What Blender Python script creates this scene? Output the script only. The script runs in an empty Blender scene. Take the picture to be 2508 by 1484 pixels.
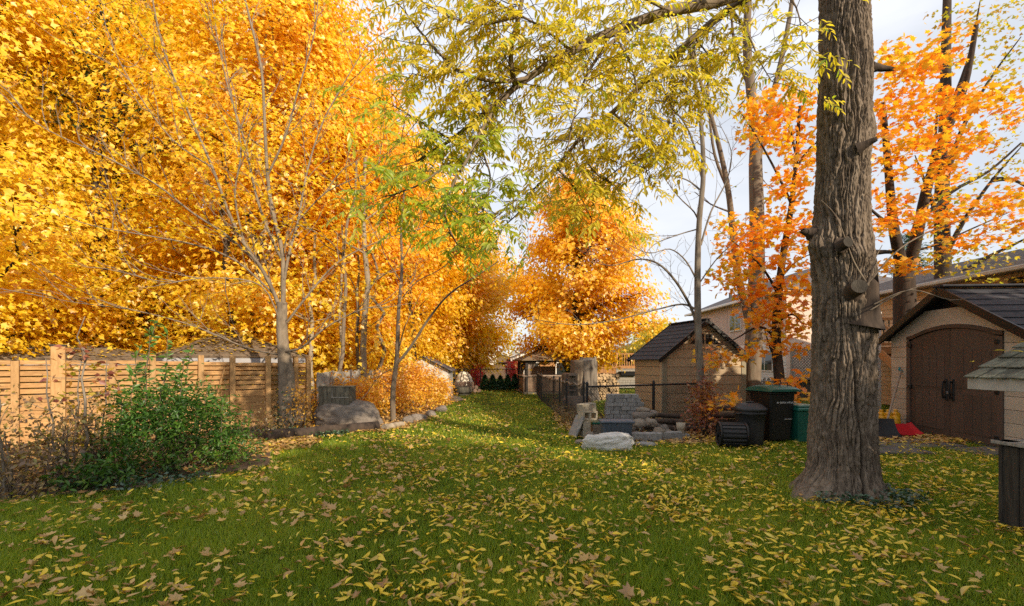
import bpy, bmesh, math, random
import numpy as np
from mathutils import Vector, Matrix, noise as mnoise

# ------------------------------------------------------------------ camera, sky, sun, exposure
SC = bpy.context.scene
COL = SC.collection
F = 1184.0; CX = 1253.5; HY = 885.0; H = 1.55          # focal length, optical axis, horizon (photo units), eye height
cam = bpy.data.cameras.new('camera'); camo = bpy.data.objects.new('camera', cam); COL.objects.link(camo)
cam.sensor_width = 36; cam.lens = F / 2507 * 36; cam.shift_y = (HY - 742) / 2507
cam.clip_start = 0.1; cam.clip_end = 2000
camo.location = (0, 0, H); camo.rotation_euler = (math.radians(90), 0, 0)
SC.camera = camo
SUN_EL = math.radians(23); SUN_AZ = math.radians(139)    # compass bearing from +Y towards +X
world = bpy.data.worlds.new('World'); SC.world = world; world.use_nodes = True
wn = world.node_tree.nodes; wl = world.node_tree.links; wn.clear()
wo = wn.new('ShaderNodeOutputWorld'); bg = wn.new('ShaderNodeBackground'); bg.inputs['Strength'].default_value = 0.12
sky = wn.new('ShaderNodeTexSky'); sky.sky_type = 'NISHITA'; sky.sun_disc = False
sky.sun_elevation = SUN_EL; sky.sun_rotation = SUN_AZ; sky.air_density = 1.0; sky.dust_density = 1.5
wtc = wn.new('ShaderNodeTexCoord'); wmp = wn.new('ShaderNodeMapping'); wmp.inputs['Scale'].default_value = (1.2, 1.2, 4.5)
wnz = wn.new('ShaderNodeTexNoise'); wnz.inputs['Scale'].default_value = 1.7; wnz.inputs['Detail'].default_value = 7; wnz.inputs['Roughness'].default_value = 0.55
wrp = wn.new('ShaderNodeValToRGB'); wrp.color_ramp.elements[0].position = 0.32; wrp.color_ramp.elements[1].position = 0.66
wrp.color_ramp.elements[0].color = (.66, .66, .66, 1); wrp.color_ramp.elements[1].color = (1, 1, 1, 1)
wmx = wn.new('ShaderNodeMix'); wmx.data_type = 'RGBA'; wmx.inputs['B'].default_value = (6.4, 6.6, 7.05, 1)
wl.new(wtc.outputs['Generated'], wmp.inputs['Vector']); wl.new(wmp.outputs[0], wnz.inputs['Vector']); wl.new(wnz.outputs['Fac'], wrp.inputs['Fac'])
wl.new(wrp.outputs['Color'], wmx.inputs['Factor']); wl.new(sky.outputs[0], wmx.inputs['A']); wl.new(wmx.outputs['Result'], bg.inputs['Color'])
wl.new(bg.outputs[0], wo.inputs['Surface'])
sun = bpy.data.lights.new('sun', 'SUN'); sun.energy = 5.0; sun.angle = math.radians(0.6); sun.color = (1.0, 0.84, 0.62)
suno = bpy.data.objects.new('sun', sun); COL.objects.link(suno)
sd = Vector((math.sin(SUN_AZ) * math.cos(SUN_EL), math.cos(SUN_AZ) * math.cos(SUN_EL), math.sin(SUN_EL)))
suno.rotation_euler = sd.to_track_quat('Z', 'Y').to_euler(); suno.location = (20, -15, 25)
vs = SC.view_settings; vs.view_transform = 'Standard'; vs.look = 'None'; vs.gamma = 1; vs.use_curve_mapping = False; vs.exposure = 0.35
SC.render.engine = 'CYCLES'; SC.cycles.use_denoising = False
SC.cycles.max_bounces = 8; SC.cycles.diffuse_bounces = 6; SC.cycles.transmission_bounces = 5; SC.cycles.glossy_bounces = 2
SC.cycles.sample_clamp_indirect = 6

rng = np.random.default_rng(7); R = random.Random(11)
rad = math.radians

def at(x, y, D):                      # the point seen at (x, y) of the photograph when it stands D metres ahead
    return Vector(((x - CX) / F * D, D, H + (HY - y) / F * D))
def gr(x, y):                         # the ground point seen at (x, y)
    D = H * F / (y - HY); return Vector(((x - CX) / F * D, D, 0))

# ------------------------------------------------------------------ materials
def _mat(name):
    m = bpy.data.materials.new(name); m.use_nodes = True; nt = m.node_tree; nt.nodes.clear()
    o = nt.nodes.new('ShaderNodeOutputMaterial'); return m, nt, o
def ramp(nt, stops):
    r = nt.nodes.new('ShaderNodeValToRGB'); e = r.color_ramp.elements
    while len(e) < len(stops): e.new(0.5)
    for el, (p, c) in zip(e, stops): el.position = p; el.color = (*c, 1)
    return r
def mk(name, c1, c2=None, scale=6, rough=.8, bump=.2, stretch=(1, 1, 1), metal=0, detail=6, c3=None, spec=.3, bscale=None):
    m, nt, o = _mat(name); N = nt.nodes.new; L = nt.links.new
    b = N('ShaderNodeBsdfPrincipled'); b.inputs['Roughness'].default_value = rough; b.inputs['Metallic'].default_value = metal
    b.inputs['Specular IOR Level'].default_value = spec
    c2 = c2 or tuple(v * .72 for v in c1)
    tc = N('ShaderNodeTexCoord'); mp = N('ShaderNodeMapping'); mp.inputs['Scale'].default_value = stretch
    oi = N('ShaderNodeObjectInfo'); ad = N('ShaderNodeVectorMath'); ad.operation = 'ADD'
    sc = N('ShaderNodeMath'); sc.operation = 'MULTIPLY'; sc.inputs[1].default_value = 31
    L(oi.outputs['Random'], sc.inputs[0]); L(tc.outputs['Object'], mp.inputs[0]); L(mp.outputs[0], ad.inputs[0]); L(sc.outputs[0], ad.inputs[1])
    n = N('ShaderNodeTexNoise'); n.inputs['Scale'].default_value = scale; n.inputs['Detail'].default_value = detail; n.inputs['Roughness'].default_value = .6
    L(ad.outputs[0], n.inputs['Vector'])
    st = [(.3, c2), (.7, c1)] if not c3 else [(.25, c2), (.5, c1), (.75, c3)]
    r = ramp(nt, st); L(n.outputs['Fac'], r.inputs[0])
    hv = N('ShaderNodeHueSaturation'); mr = N('ShaderNodeMapRange'); mr.inputs['To Min'].default_value = .86; mr.inputs['To Max'].default_value = 1.12
    L(oi.outputs['Random'], mr.inputs['Value']); L(mr.outputs[0], hv.inputs['Value']); L(r.outputs[0], hv.inputs['Color'])
    L(hv.outputs[0], b.inputs['Base Color'])
    if bump:
        n2 = N('ShaderNodeTexNoise'); n2.inputs['Scale'].default_value = bscale or scale * 3; n2.inputs['Detail'].default_value = 5; L(ad.outputs[0], n2.inputs['Vector'])
        bp = N('ShaderNodeBump'); bp.inputs['Strength'].default_value = bump; bp.inputs['Distance'].default_value = .02
        L(n2.outputs['Fac'], bp.inputs['Height']); L(bp.outputs[0], b.inputs['Normal'])
    L(b.outputs[0], o.inputs[0]); return m
def leafmat(name, stops, trans=.4, clump=None, cscale=.6, gloss=.06, tint=(1.05, 1.05, .8)):
    """thin leaf: a colour of its own for every leaf, drifting slowly through the crown, half of the light let through"""
    m, nt, o = _mat(name); N = nt.nodes.new; L = nt.links.new
    g = N('ShaderNodeNewGeometry'); r = ramp(nt, stops); 
    tc = N('ShaderNodeTexCoord'); n = N('ShaderNodeTexNoise'); n.inputs['Scale'].default_value = cscale; n.inputs['Detail'].default_value = 3
    L(tc.outputs['Object'], n.inputs['Vector'])
    a = N('ShaderNodeMath'); a.operation = 'MULTIPLY_ADD'; a.inputs[1].default_value = .62; 
    b = N('ShaderNodeMapRange'); b.inputs['From Min'].default_value = .3; b.inputs['From Max'].default_value = .7; b.inputs['To Max'].default_value = .38
    L(n.outputs['Fac'], b.inputs['Value']); L(g.outputs['Random Per Island'], a.inputs[0]); L(b.outputs[0], a.inputs[2]); L(a.outputs[0], r.inputs[0])
    d = N('ShaderNodeBsdfDiffuse'); t = N('ShaderNodeBsdfTranslucent'); gl = N('ShaderNodeBsdfGlossy'); gl.inputs['Roughness'].default_value = .42
    tm = N('ShaderNodeMix'); tm.data_type = 'RGBA'; tm.blend_type = 'MULTIPLY'; tm.inputs['Factor'].default_value = 1; tm.inputs['B'].default_value = (*tint, 1)
    L(r.outputs[0], tm.inputs['A']); L(r.outputs[0], d.inputs[0]); L(tm.outputs['Result'], t.inputs[0])
    m1 = N('ShaderNodeMixShader'); m1.inputs[0].default_value = trans; m2 = N('ShaderNodeMixShader'); m2.inputs[0].default_value = gloss
    L(d.outputs[0], m1.inputs[1]); L(t.outputs[0], m1.inputs[2]); L(m1.outputs[0], m2.inputs[1]); L(gl.outputs[0], m2.inputs[2]); L(m2.outputs[0], o.inputs[0])
    return m
M = {}
M['maple'] = leafmat('maple_leaf', [(0, (.80, .38, .018)), (.25, (.92, .55, .022)), (.5, (.94, .65, .026)), (.8, (.95, .72, .036)), (1, (.90, .73, .06))], trans=.55)
M['maple_orange'] = leafmat('maple_leaf_orange', [(0, (.80, .36, .018)), (.3, (.92, .53, .022)), (.6, (.94, .63, .026)), (1, (.95, .70, .034))], trans=.55)
M['maple_deep'] = leafmat('maple_leaf_deep', [(0, (.72, .28, .018)), (.3, (.90, .47, .02)), (.6, (.93, .57, .024)), (1, (.95, .66, .032))], trans=.52)
M['maple_gold'] = leafmat('maple_leaf_gold', [(0, (.84, .47, .018)), (.35, (.93, .62, .024)), (.7, (.95, .71, .034)), (1, (.88, .72, .06))], trans=.55)
M['orange'] = leafmat('orange_leaf', [(0, (.88, .20, .02)), (.25, (.93, .32, .02)), (.5, (.94, .44, .025)), (.74, (.86, .56, .03)), (1, (.52, .50, .03))], trans=.62, cscale=.9)
M['olive'] = leafmat('olive_leaf', [(0, (.42, .18, .02)), (.3, (.62, .36, .025)), (.6, (.62, .52, .035)), (1, (.34, .40, .03))], trans=.6)
M['walnut'] = leafmat('walnut_leaf', [(0, (.50, .46, .03)), (.4, (.74, .61, .04)), (.75, (.86, .68, .045)), (1, (.62, .55, .04))], trans=.62, cscale=.5)
M['walnut_green'] = leafmat('walnut_green_leaf', [(0, (.27, .42, .03)), (.4, (.44, .54, .035)), (.75, (.60, .60, .04)), (1, (.74, .64, .045))], trans=.64, cscale=.6)
M['green'] = leafmat('shrub_leaf', [(0, (.02, .06, .010)), (.4, (.045, .125, .014)), (.8, (.095, .20, .02)), (1, (.22, .29, .03))], trans=.35, cscale=1.6, gloss=.035)
M['green2'] = leafmat('shoot_leaf', [(0, (.06, .15, .03)), (.5, (.11, .23, .04)), (1, (.22, .30, .05))], trans=.4, gloss=.04)
M['dry'] = leafmat('dry_leaf', [(0, (.09, .05, .028)), (.25, (.19, .11, .055)), (.5, (.28, .18, .07)), (.7, (.36, .27, .05)), (.85, (.13, .18, .03)), (1, (.07, .13, .03))], trans=.25)
M['bushgold'] = leafmat('bush_gold_leaf', [(0, (.50, .20, .05)), (.3, (.76, .36, .04)), (.6, (.85, .48, .03)), (.85, (.80, .55, .05)), (1, (.40, .40, .04))], trans=.4, cscale=1.2)
M['burgundy'] = leafmat('burgundy_leaf', [(0, (.10, .03, .03)), (.4, (.28, .08, .05)), (.7, (.45, .20, .04)), (1, (.35, .30, .05))], trans=.35)
M['redbush'] = leafmat('red_leaf', [(0, (.45, .01, .02)), (.5, (.70, .03, .04)), (1, (.80, .12, .08))], trans=.4)
M['ivy'] = leafmat('ivy_leaf', [(0, (.015, .05, .02)), (.6, (.03, .09, .035)), (1, (.07, .14, .05))], trans=.2, gloss=.1)
M['needle'] = leafmat('needle', [(0, (.015, .05, .02)), (.6, (.03, .085, .03)), (1, (.06, .13, .04))], trans=.15)
M['grass'] = leafmat('grass_blade', [(0, (.07, .155, .013)), (.3, (.19, .30, .02)), (.6, (.33, .42, .03)), (.85, (.46, .50, .05)), (1, (.64, .54, .17))], trans=.48, cscale=.5, gloss=.03)
M['fallen'] = leafmat('fallen_leaf_yellow', [(0, (.36, .22, .07)), (.2, (.60, .42, .08)), (.45, (.80, .58, .05)), (.75, (.88, .64, .04)), (1, (.76, .66, .22))], trans=.22, gloss=.05)
M['fallen_brown'] = leafmat('fallen_leaf_brown', [(0, (.20, .085, .03)), (.35, (.44, .25, .085)), (.7, (.60, .40, .15)), (1, (.64, .32, .05))], trans=.15)
M['bark'] = mk('bark_grey', (.20, .165, .13), (.065, .05, .04), 14, .95, .8, (1, 1, .22), c3=(.30, .26, .21), bscale=22)
M['bark_dark'] = mk('bark_dark', (.085, .06, .045), (.03, .022, .018), 9, .95, .8, (1, 1, .25), bscale=18)
M['bark_light'] = mk('bark_pale', (.28, .23, .17), (.12, .095, .07), 10, .9, .5, (1, 1, .35), c3=(.37, .31, .24), bscale=18)
M['bark_mid'] = mk('bark_mid', (.17, .13, .095), (.07, .05, .04), 9, .95, .8, (1, 1, .22), c3=(.22, .18, .13), bscale=16)
M['cedar'] = mk('cedar_board', (.42, .235, .095), (.27, .14, .055), 2.2, .75, .25, (3, 3, 14), c3=(.52, .32, .14), bscale=9)
M['cedar_post'] = mk('cedar_post', (.41, .24, .10), (.28, .155, .065), 2.2, .75, .25, (10, 10, 2), c3=(.48, .30, .14), bscale=9)
M['greywood'] = mk('weathered_wood', (.30, .28, .25), (.15, .14, .12), 3, .9, .4, (9, 9, 1.2), c3=(.38, .36, .31), bscale=12)
M['darkwood'] = mk('dark_weathered_wood', (.12, .11, .085), (.05, .045, .035), 3, .9, .4, (9, 9, 1.2), c3=(.17, .16, .12), bscale=12)
M['deckwood'] = mk('deck_wood', (.40, .20, .08), (.26, .12, .05), 3, .7, .2, (8, 8, 1.5), c3=(.46, .26, .11))
M['shingle'] = mk('roof_shingle', (.155, .115, .08), (.075, .055, .04), 7, .95, .5, c3=(.22, .17, .12), bscale=60)
M['shingle_dark'] = mk('dark_shingle', (.055, .055, .065), (.03, .03, .036), 7, .85, .5, bscale=80)
M['shingle_grey'] = mk('grey_shingle', (.13, .115, .115), (.075, .065, .07), 9, .95, .5, c3=(.17, .15, .15), bscale=60)
M['mossy'] = mk('mossy_shingle', (.13, .13, .10), (.055, .055, .045), 12, .98, .9, c3=(.22, .22, .16), bscale=50)
M['siding_tan'] = mk('tan_resin', (.40, .30, .19), (.36, .27, .17), 2, .6, .12, bscale=120)
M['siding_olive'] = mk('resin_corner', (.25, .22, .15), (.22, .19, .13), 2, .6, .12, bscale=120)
M['resin_cream'] = mk('cream_resin', (.52, .46, .37), (.45, .39, .31), 1.8, .65, .15, bscale=110)
M['resin_brown'] = mk('brown_resin_door', (.105, .072, .055), (.085, .058, .045), 2.5, .6, .2, (3, 3, .5), bscale=60)
M['siding_peach'] = mk('peach_siding', (.58, .42, .26), (.52, .37, .22), 1.2, .6, .05)
M['siding_pink'] = mk('pale_siding', (.66, .52, .44), (.60, .46, .39), 1.2, .6, .05)
M['white'] = mk('white_paint', (.74, .72, .68), (.62, .60, .56), 5, .6, .08)
M['offwhite'] = mk('dirty_white_paint', (.58, .56, .52), (.42, .40, .37), 5, .7, .15)
M['grey_trim'] = mk('grey_trim', (.34, .33, .34), (.28, .27, .28), 4, .6, .05)
M['blackwood'] = mk('black_weathered_wood', (.05, .042, .034), (.02, .017, .014), 3, .9, .5, (9, 9, 1.2), c3=(.085, .075, .06), bscale=12)
M['black'] = mk('black_plastic', (.009, .009, .0105), (.006, .006, .007), 8, .42, .08, spec=.4)
M['blackpaint'] = mk('black_powder_coat', (.012, .012, .014), (.02, .02, .022), 20, .45, .05)
M['blackgrey'] = mk('worn_black_plastic', (.028, .028, .031), (.018, .018, .02), 8, .5, .1, spec=.4)
M['greenlid'] = mk('green_plastic', (.012, .115, .085), (.009, .09, .066), 6, .35, .05, spec=.45)
M['bluegrey'] = mk('blue_grey_plastic', (.075, .095, .125), (.055, .07, .095), 5, .5, .1)
M['red'] = mk('red_plastic', (.48, .012, .02), (.36, .01, .015), 5, .4, .05, spec=.45)
M['teal'] = mk('teal_plastic', (.015, .20, .24), (.012, .16, .19), 5, .45, .05)
M['yellow'] = mk('yellow_plastic', (.78, .42, .012), (.66, .33, .01), 5, .4, .05, spec=.45)
M['wood_handle'] = mk('wood_handle', (.34, .27, .20), (.24, .18, .13), 8, .7, .1, (6, 6, 1))
M['stone'] = mk('boulder_stone', (.20, .17, .145), (.09, .075, .065), 5, .95, .6, c3=(.29, .245, .21), bscale=30)
M['stone_white'] = mk('pale_limestone', (.58, .57, .54), (.36, .33, .28), 3.2, .9, .6, c3=(.70, .69, .67), bscale=24)
M['stone_brown'] = mk('field_stone', (.24, .20, .16), (.12, .10, .08), 6, .95, .6, c3=(.34, .30, .25), bscale=30)
M['concrete'] = mk('concrete', (.25, .245, .24), (.16, .155, .15), 9, .95, .4, c3=(.33, .32, .31), bscale=60)
M['concrete_tan'] = mk('tan_concrete', (.40, .35, .27), (.29, .25, .19), 9, .95, .4, bscale=60)
M['endgrain'] = mk('log_end', (.52, .36, .20), (.34, .22, .12), 14, .9, .3, c3=(.60, .45, .28))
M['endgrain_old'] = mk('old_log_end', (.30, .20, .145), (.18, .12, .085), 14, .9, .3, c3=(.36, .26, .19))
M['deadwood'] = mk('dead_stump_wood', (.16, .135, .11), (.055, .045, .04), 6, .95, .9, (3, 3, .25), c3=(.24, .21, .18), bscale=12)
M['canvas'] = mk('canopy_cloth', (.165, .125, .085), (.12, .09, .06), 2, .85, .15, c3=(.20, .16, .11))
M['drape'] = mk('drape_cloth', (.34, .27, .22), (.26, .20, .16), 3, .9, .1, (4, 4, .5))
M['hotbrown'] = mk('brown_panel', (.22, .15, .10), (.17, .11, .075), 3, .6, .08)
M['bronze'] = mk('dark_bronze', (.03, .025, .022), (.02, .016, .014), 8, .5, .05)
M['dirt'] = mk('bed_soil', (.085, .055, .035), (.035, .025, .018), 9, 1, .9, c3=(.16, .10, .06), bscale=30)
M['slab'] = mk('flagstone', (.12, .105, .10), (.08, .07, .068), 4, .85, .25, bscale=30)
M['gravel'] = mk('gravel_path', (.36, .29, .24), (.22, .17, .14), 30, 1, .8, bscale=90)
M['dome'] = mk('tent_fabric', (.72, .68, .58), (.60, .57, .48), 3, .8, .05)
M['steel'] = mk('steel', (.42, .42, .43), (.30, .30, .31), 10, .35, .05, metal=.8)
M['rust'] = mk('rusty_bar', (.12, .05, .03), (.07, .03, .02), 20, .9, .4)
M['label_white'] = mk('white_print', (.62, .63, .64), (.54, .55, .56), 10, .6, 0)
M['label_red'] = mk('red_sticker', (.50, .10, .06), (.42, .08, .05), 10, .6, 0)
M['ivyless'] = M['ivy']
def glassmat():
    m, nt, o = _mat('window_glass'); b = nt.nodes.new('ShaderNodeBsdfPrincipled'); b.inputs['Base Color'].default_value = (.025, .028, .03, 1)
    b.inputs['Roughness'].default_value = .04; b.inputs['Specular IOR Level'].default_value = .6; nt.links.new(b.outputs[0], o.inputs[0]); return m
M['glass'] = glassmat()
def lawnmat():
    m, nt, o = _mat('lawn_soil_moss_shade'); N = nt.nodes.new; L = nt.links.new
    b = N('ShaderNodeBsdfPrincipled'); b.inputs['Roughness'].default_value = 1; b.inputs['Specular IOR Level'].default_value = .1
    tc = N('ShaderNodeTexCoord'); n = N('ShaderNodeTexNoise'); n.inputs['Scale'].default_value = 1.1; n.inputs['Detail'].default_value = 9; n.inputs['Roughness'].default_value = .7
    n2 = N('ShaderNodeTexNoise'); n2.inputs['Scale'].default_value = 26; n2.inputs['Detail'].default_value = 6; n2.inputs['Roughness'].default_value = .75
    L(tc.outputs['Object'], n.inputs[0]); L(tc.outputs['Object'], n2.inputs[0])
    r1 = ramp(nt, [(.3, (.055, .04, .02)), (.42, (.05, .075, .009)), (.58, (.085, .12, .010)), (.72, (.13, .15, .016))]); r2 = ramp(nt, [(.3, (.35, .35, .35)), (.7, (1.25, 1.25, 1.2))])
    mx = N('ShaderNodeMix'); mx.data_type = 'RGBA'; mx.blend_type = 'MULTIPLY'; mx.inputs['Factor'].default_value = 1
    L(n.outputs['Fac'], r1.inputs[0]); L(n2.outputs['Fac'], r2.inputs[0]); L(r1.outputs[0], mx.inputs['A']); L(r2.outputs[0], mx.inputs['B']); L(mx.outputs['Result'], b.inputs['Base Color'])
    bp = N('ShaderNodeBump'); bp.inputs['Strength'].default_value = .9; bp.inputs['Distance'].default_value = .04; L(n2.outputs['Fac'], bp.inputs['Height']); L(bp.outputs[0], b.inputs['Normal'])
    L(b.outputs[0], o.inputs[0]); return m
M['lawn'] = lawnmat()   # thatch and soil, coloured darker to paint shade into the gaps between blades

# ------------------------------------------------------------------ mesh helpers
def raw_mesh(name, V, faces, smooth=False):
    """V (n,3); faces: list of (k, array) with k corners"""
    me = bpy.data.meshes.new(name); V = np.asarray(V, np.float32)
    me.vertices.add(len(V)); me.vertices.foreach_set('co', V.ravel())
    loops = np.concatenate([np.asarray(a, np.int32).ravel() for k, a in faces])
    tot = np.concatenate([np.full(len(a), k, np.int32) for k, a in faces]); st = np.concatenate([[0], np.cumsum(tot)[:-1]]).astype(np.int32)
    me.loops.add(len(loops)); me.loops.foreach_set('vertex_index', loops)
    me.polygons.add(len(tot)); me.polygons.foreach_set('loop_start', st)
    if smooth: me.polygons.foreach_set('use_smooth', np.ones(len(tot), bool))
    me.update(calc_edges=True); return me
def link(name, me, mat=None, parent=None, loc=None, rot=None):
    o = bpy.data.objects.new(name, me); COL.objects.link(o)
    if mat is not None and me is not None and not me.materials: me.materials.append(M[mat] if isinstance(mat, str) else mat)
    if parent is not None: o.parent = parent
    if loc is not None: o.location = loc
    if rot is not None: o.rotation_euler = rot
    return o
LABELS = {}
def tag(o, label=None, cat=None, group=None, kind=None):
    if label: o['label'] = label
    if cat: o['category'] = cat
    if group: o['group'] = group
    if kind: o['kind'] = kind
    return o
def thing(name, label, cat, loc=(0, 0, 0), rz=0, group=None):
    o = bpy.data.objects.new(name, None); COL.objects.link(o); o.location = loc; o.rotation_euler = (0, 0, rz); o.empty_display_size = .2
    return tag(o, label, cat, group)
class MB:
    def __init__(s): s.v = []; s.f = []; s.sm = []
    def add(s, V, Fs, smooth=False):
        b = len(s.v); s.v += [tuple(p) for p in V]; s.f += [tuple(i + b for i in f) for f in Fs]; s.sm += [smooth] * len(Fs); return s
    def box(s, c, d, rz=0, ch=0, rx=0, ry=0, taper=1):
        """chamfered box, centre c, size d"""
        hx, hy, hz = d[0] / 2, d[1] / 2, d[2] / 2; Mx = Matrix.Translation(c) @ Matrix.Rotation(rz, 4, 'Z') @ Matrix.Rotation(ry, 4, 'Y') @ Matrix.Rotation(rx, 4, 'X')
        if ch <= 0:
            V = [(x * hx * (taper if z < 0 else 1), y * hy * (taper if z < 0 else 1), z * hz) for x in (-1, 1) for y in (-1, 1) for z in (-1, 1)]
            Fs = [(0, 1, 3, 2), (4, 6, 7, 5), (0, 4, 5, 1), (2, 3, 7, 6), (0, 2, 6, 4), (1, 5, 7, 3)]
            return s.add([Mx @ Vector(p) for p in V], Fs)
        c_ = min(ch, hx * .9, hy * .9, hz * .9); idx = {}; V = []
        for x in (-1, 1):
            for y in (-1, 1):
                for z in (-1, 1):
                    t = taper if z < 0 else 1
                    for a in range(3):
                        p = [x * (hx * t - c_), y * (hy * t - c_), z * (hz - c_)]; p[a] += (x, y, z)[a] * c_
                        idx[(x, y, z, a)] = len(V); V.append(Mx @ Vector(p))
        Fs = []
        for a in range(3):
            b, c2 = (a + 1) % 3, (a + 2) % 3
            for sg in (-1, 1):
                q = []
                for (u, w) in ((-1, -1), (1, -1), (1, 1), (-1, 1)):
                    k = [0, 0, 0]; k[a] = sg; k[b] = u; k[c2] = w; q.append(idx[(*k, a)])
                Fs.append(tuple(q if sg > 0 else q[::-1]))
            for u in (-1, 1):
                for w in (-1, 1):
                    k0 = [0, 0, 0]; k0[b] = u; k0[c2] = w; k1 = k0[:]; k0[a] = -1; k1[a] = 1
                    q = [idx[(*k0, b)], idx[(*k1, b)], idx[(*k1, c2)], idx[(*k0, c2)]]; Fs.append(tuple(q if u * w > 0 else q[::-1]))
        for x in (-1, 1):
            for y in (-1, 1):
                for z in (-1, 1):
                    q = [idx[(x, y, z, 0)], idx[(x, y, z, 1)], idx[(x, y, z, 2)]]; Fs.append(tuple(q if x * y * z > 0 else q[::-1]))
        return s.add(V, Fs)
    def bar(s, a, b, w, h=None, ch=0):
        """square bar from a to b"""
        a, b = Vector(a), Vector(b); d = b - a; h = h or w; L_ = d.length; q = d.to_track_quat('X', 'Z').to_matrix().to_4x4()
        t = MB().box((0, 0, 0), (L_, w, h), ch=ch); Mx = Matrix.Translation((a + b) / 2) @ q
        return s.add([Mx @ Vector(p) for p in t.v], t.f)
    def tube(s, pts, r, n=8, caps=True, smooth=True):
        pts = [Vector(p) for p in pts]; r = list(r) if hasattr(r, '__len__') else [r] * len(pts); V = []; Fs = []
        t0 = (pts[1] - pts[0]).normalized(); u = t0.orthogonal().normalized()
        for i, p in enumerate(pts):
            t = (pts[min(i + 1, len(pts) - 1)] - pts[max(i - 1, 0)]).normalized(); u = (u - t * u.dot(t)).normalized(); w = t.cross(u)
            V += [p + (u * math.cos(2 * math.pi * k / n) + w * math.sin(2 * math.pi * k / n)) * r[i] for k in range(n)]
        for i in range(len(pts) - 1):
            for k in range(n): k2 = (k + 1) % n; Fs.append((i * n + k, i * n + k2, (i + 1) * n + k2, (i + 1) * n + k))
        s.add(V, Fs, smooth)
        if caps:
            s.add(V[:n], [tuple(range(n))[::-1]]); s.add(V[-n:], [tuple(range(n))])
        return s
    def lathe(s, prof, n=24, c=(0, 0, 0), smooth=True, caps=True):
        V = [(c[0] + r * math.cos(2 * math.pi * k / n), c[1] + r * math.sin(2 * math.pi * k / n), c[2] + z) for r, z in prof for k in range(n)]; Fs = []
        for i in range(len(prof) - 1):
            for k in range(n): k2 = (k + 1) % n; Fs.append((i * n + k, i * n + k2, (i + 1) * n + k2, (i + 1) * n + k))
        s.add(V, Fs, smooth)
        if caps: s.add(V[:n], [tuple(range(n))[::-1]]); s.add(V[-n:], [tuple(range(n))])
        return s
    def prism(s, poly, axis, a, b):
        """2-D polygon extruded along axis 0/1/2 from a to b; poly in the other two axes, in order"""
        n = len(poly); ax = [i for i in range(3) if i != axis]; V = []
        for t in (a, b):
            for p in poly:
                q = [0, 0, 0]; q[axis] = t; q[ax[0]] = p[0]; q[ax[1]] = p[1]; V.append(q)
        Fs = [tuple(range(n)), tuple(range(2 * n - 1, n - 1, -1))] + [(i, i + n, (i + 1) % n + n, (i + 1) % n) for i in range(n)]
        return s.add(V, Fs)
    def mesh(s, name):
        me = bpy.data.meshes.new(name); me.from_pydata(s.v, [], s.f); me.polygons.foreach_set('use_smooth', s.sm)
        bm = bmesh.new(); bm.from_mesh(me); bmesh.ops.recalc_face_normals(bm, faces=bm.faces); bm.to_mesh(me); bm.free(); me.update(); return me
    def build(s, name, mat, parent=None, loc=None, rot=None): return link(name, s.mesh(name), mat, parent, loc, rot)
def bx(name, mat, parent, c, d, rz=0, ch=.004, **k): return MB().box(c, d, rz, ch, **k).build(name, mat, parent)
def copy_thing(o, label=None, loc=None, rz=None, rot=None):
    c = o.copy(); COL.objects.link(c)
    if label: c['label'] = label
    if loc is not None: c.location = loc
    if rz is not None: c.rotation_euler = (0, 0, rz)
    if rot is not None: c.rotation_euler = rot
    for ch in list(o.children):
        k = ch.copy(); COL.objects.link(k); k.parent = c; k.matrix_parent_inverse = ch.matrix_parent_inverse
        for g in list(ch.children):
            j = g.copy(); COL.objects.link(j); j.parent = k
    return c

# ------------------------------------------------------------------ leaves
T_KITE = (np.array([(0, 0, 0), (.36, .5, .09), (0, 1, -.06), (-.36, .5, .09)]), np.array([(0, 1, 2), (0, 2, 3)]))
T_MAP = (np.array([(0, 0, 0), (.52, .38, .08), (.22, .52, 0), (0, 1, -.1), (-.22, .52, 0), (-.52, .38, .08)]), np.array([(0, 1, 2), (0, 2, 3), (0, 3, 4), (0, 4, 5)]))
_o = [(0, 0), (.30, -.08), (.26, .12), (.62, .30), (.34, .42), (.40, .62), (.16, .58), (0, 1.0), (-.16, .58), (-.40, .62), (-.34, .42), (-.62, .30), (-.26, .12), (-.30, -.08)]
T_MAPHI = (np.array([(0, .3, .03)] + [(x, y, -.25 * x * x - .12 * y * y + .02) for x, y in _o]), np.array([(0, i + 1, (i + 1) % 14 + 1) for i in range(14)]))
T_LANCE = (np.array([(0, 0, 0), (.15, .35, .05), (.12, .7, .02), (0, 1, -.1), (-.12, .7, .02), (-.15, .35, .05), (0, .5, -.02)]),
           np.array([(0, 1, 6), (1, 2, 6), (2, 3, 6), (3, 4, 6), (4, 5, 6), (5, 0, 6)]))
T_OVAL = (np.array([(0, 0, 0), (.28, .4, .06), (0, 1, -.08), (-.28, .4, .06), (0, .45, -.02)]), np.array([(0, 1, 4), (1, 2, 4), (2, 3, 4), (3, 0, 4)]))
def nrm(a): return a / np.maximum(np.linalg.norm(a, axis=1, keepdims=True), 1e-6)
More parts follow.
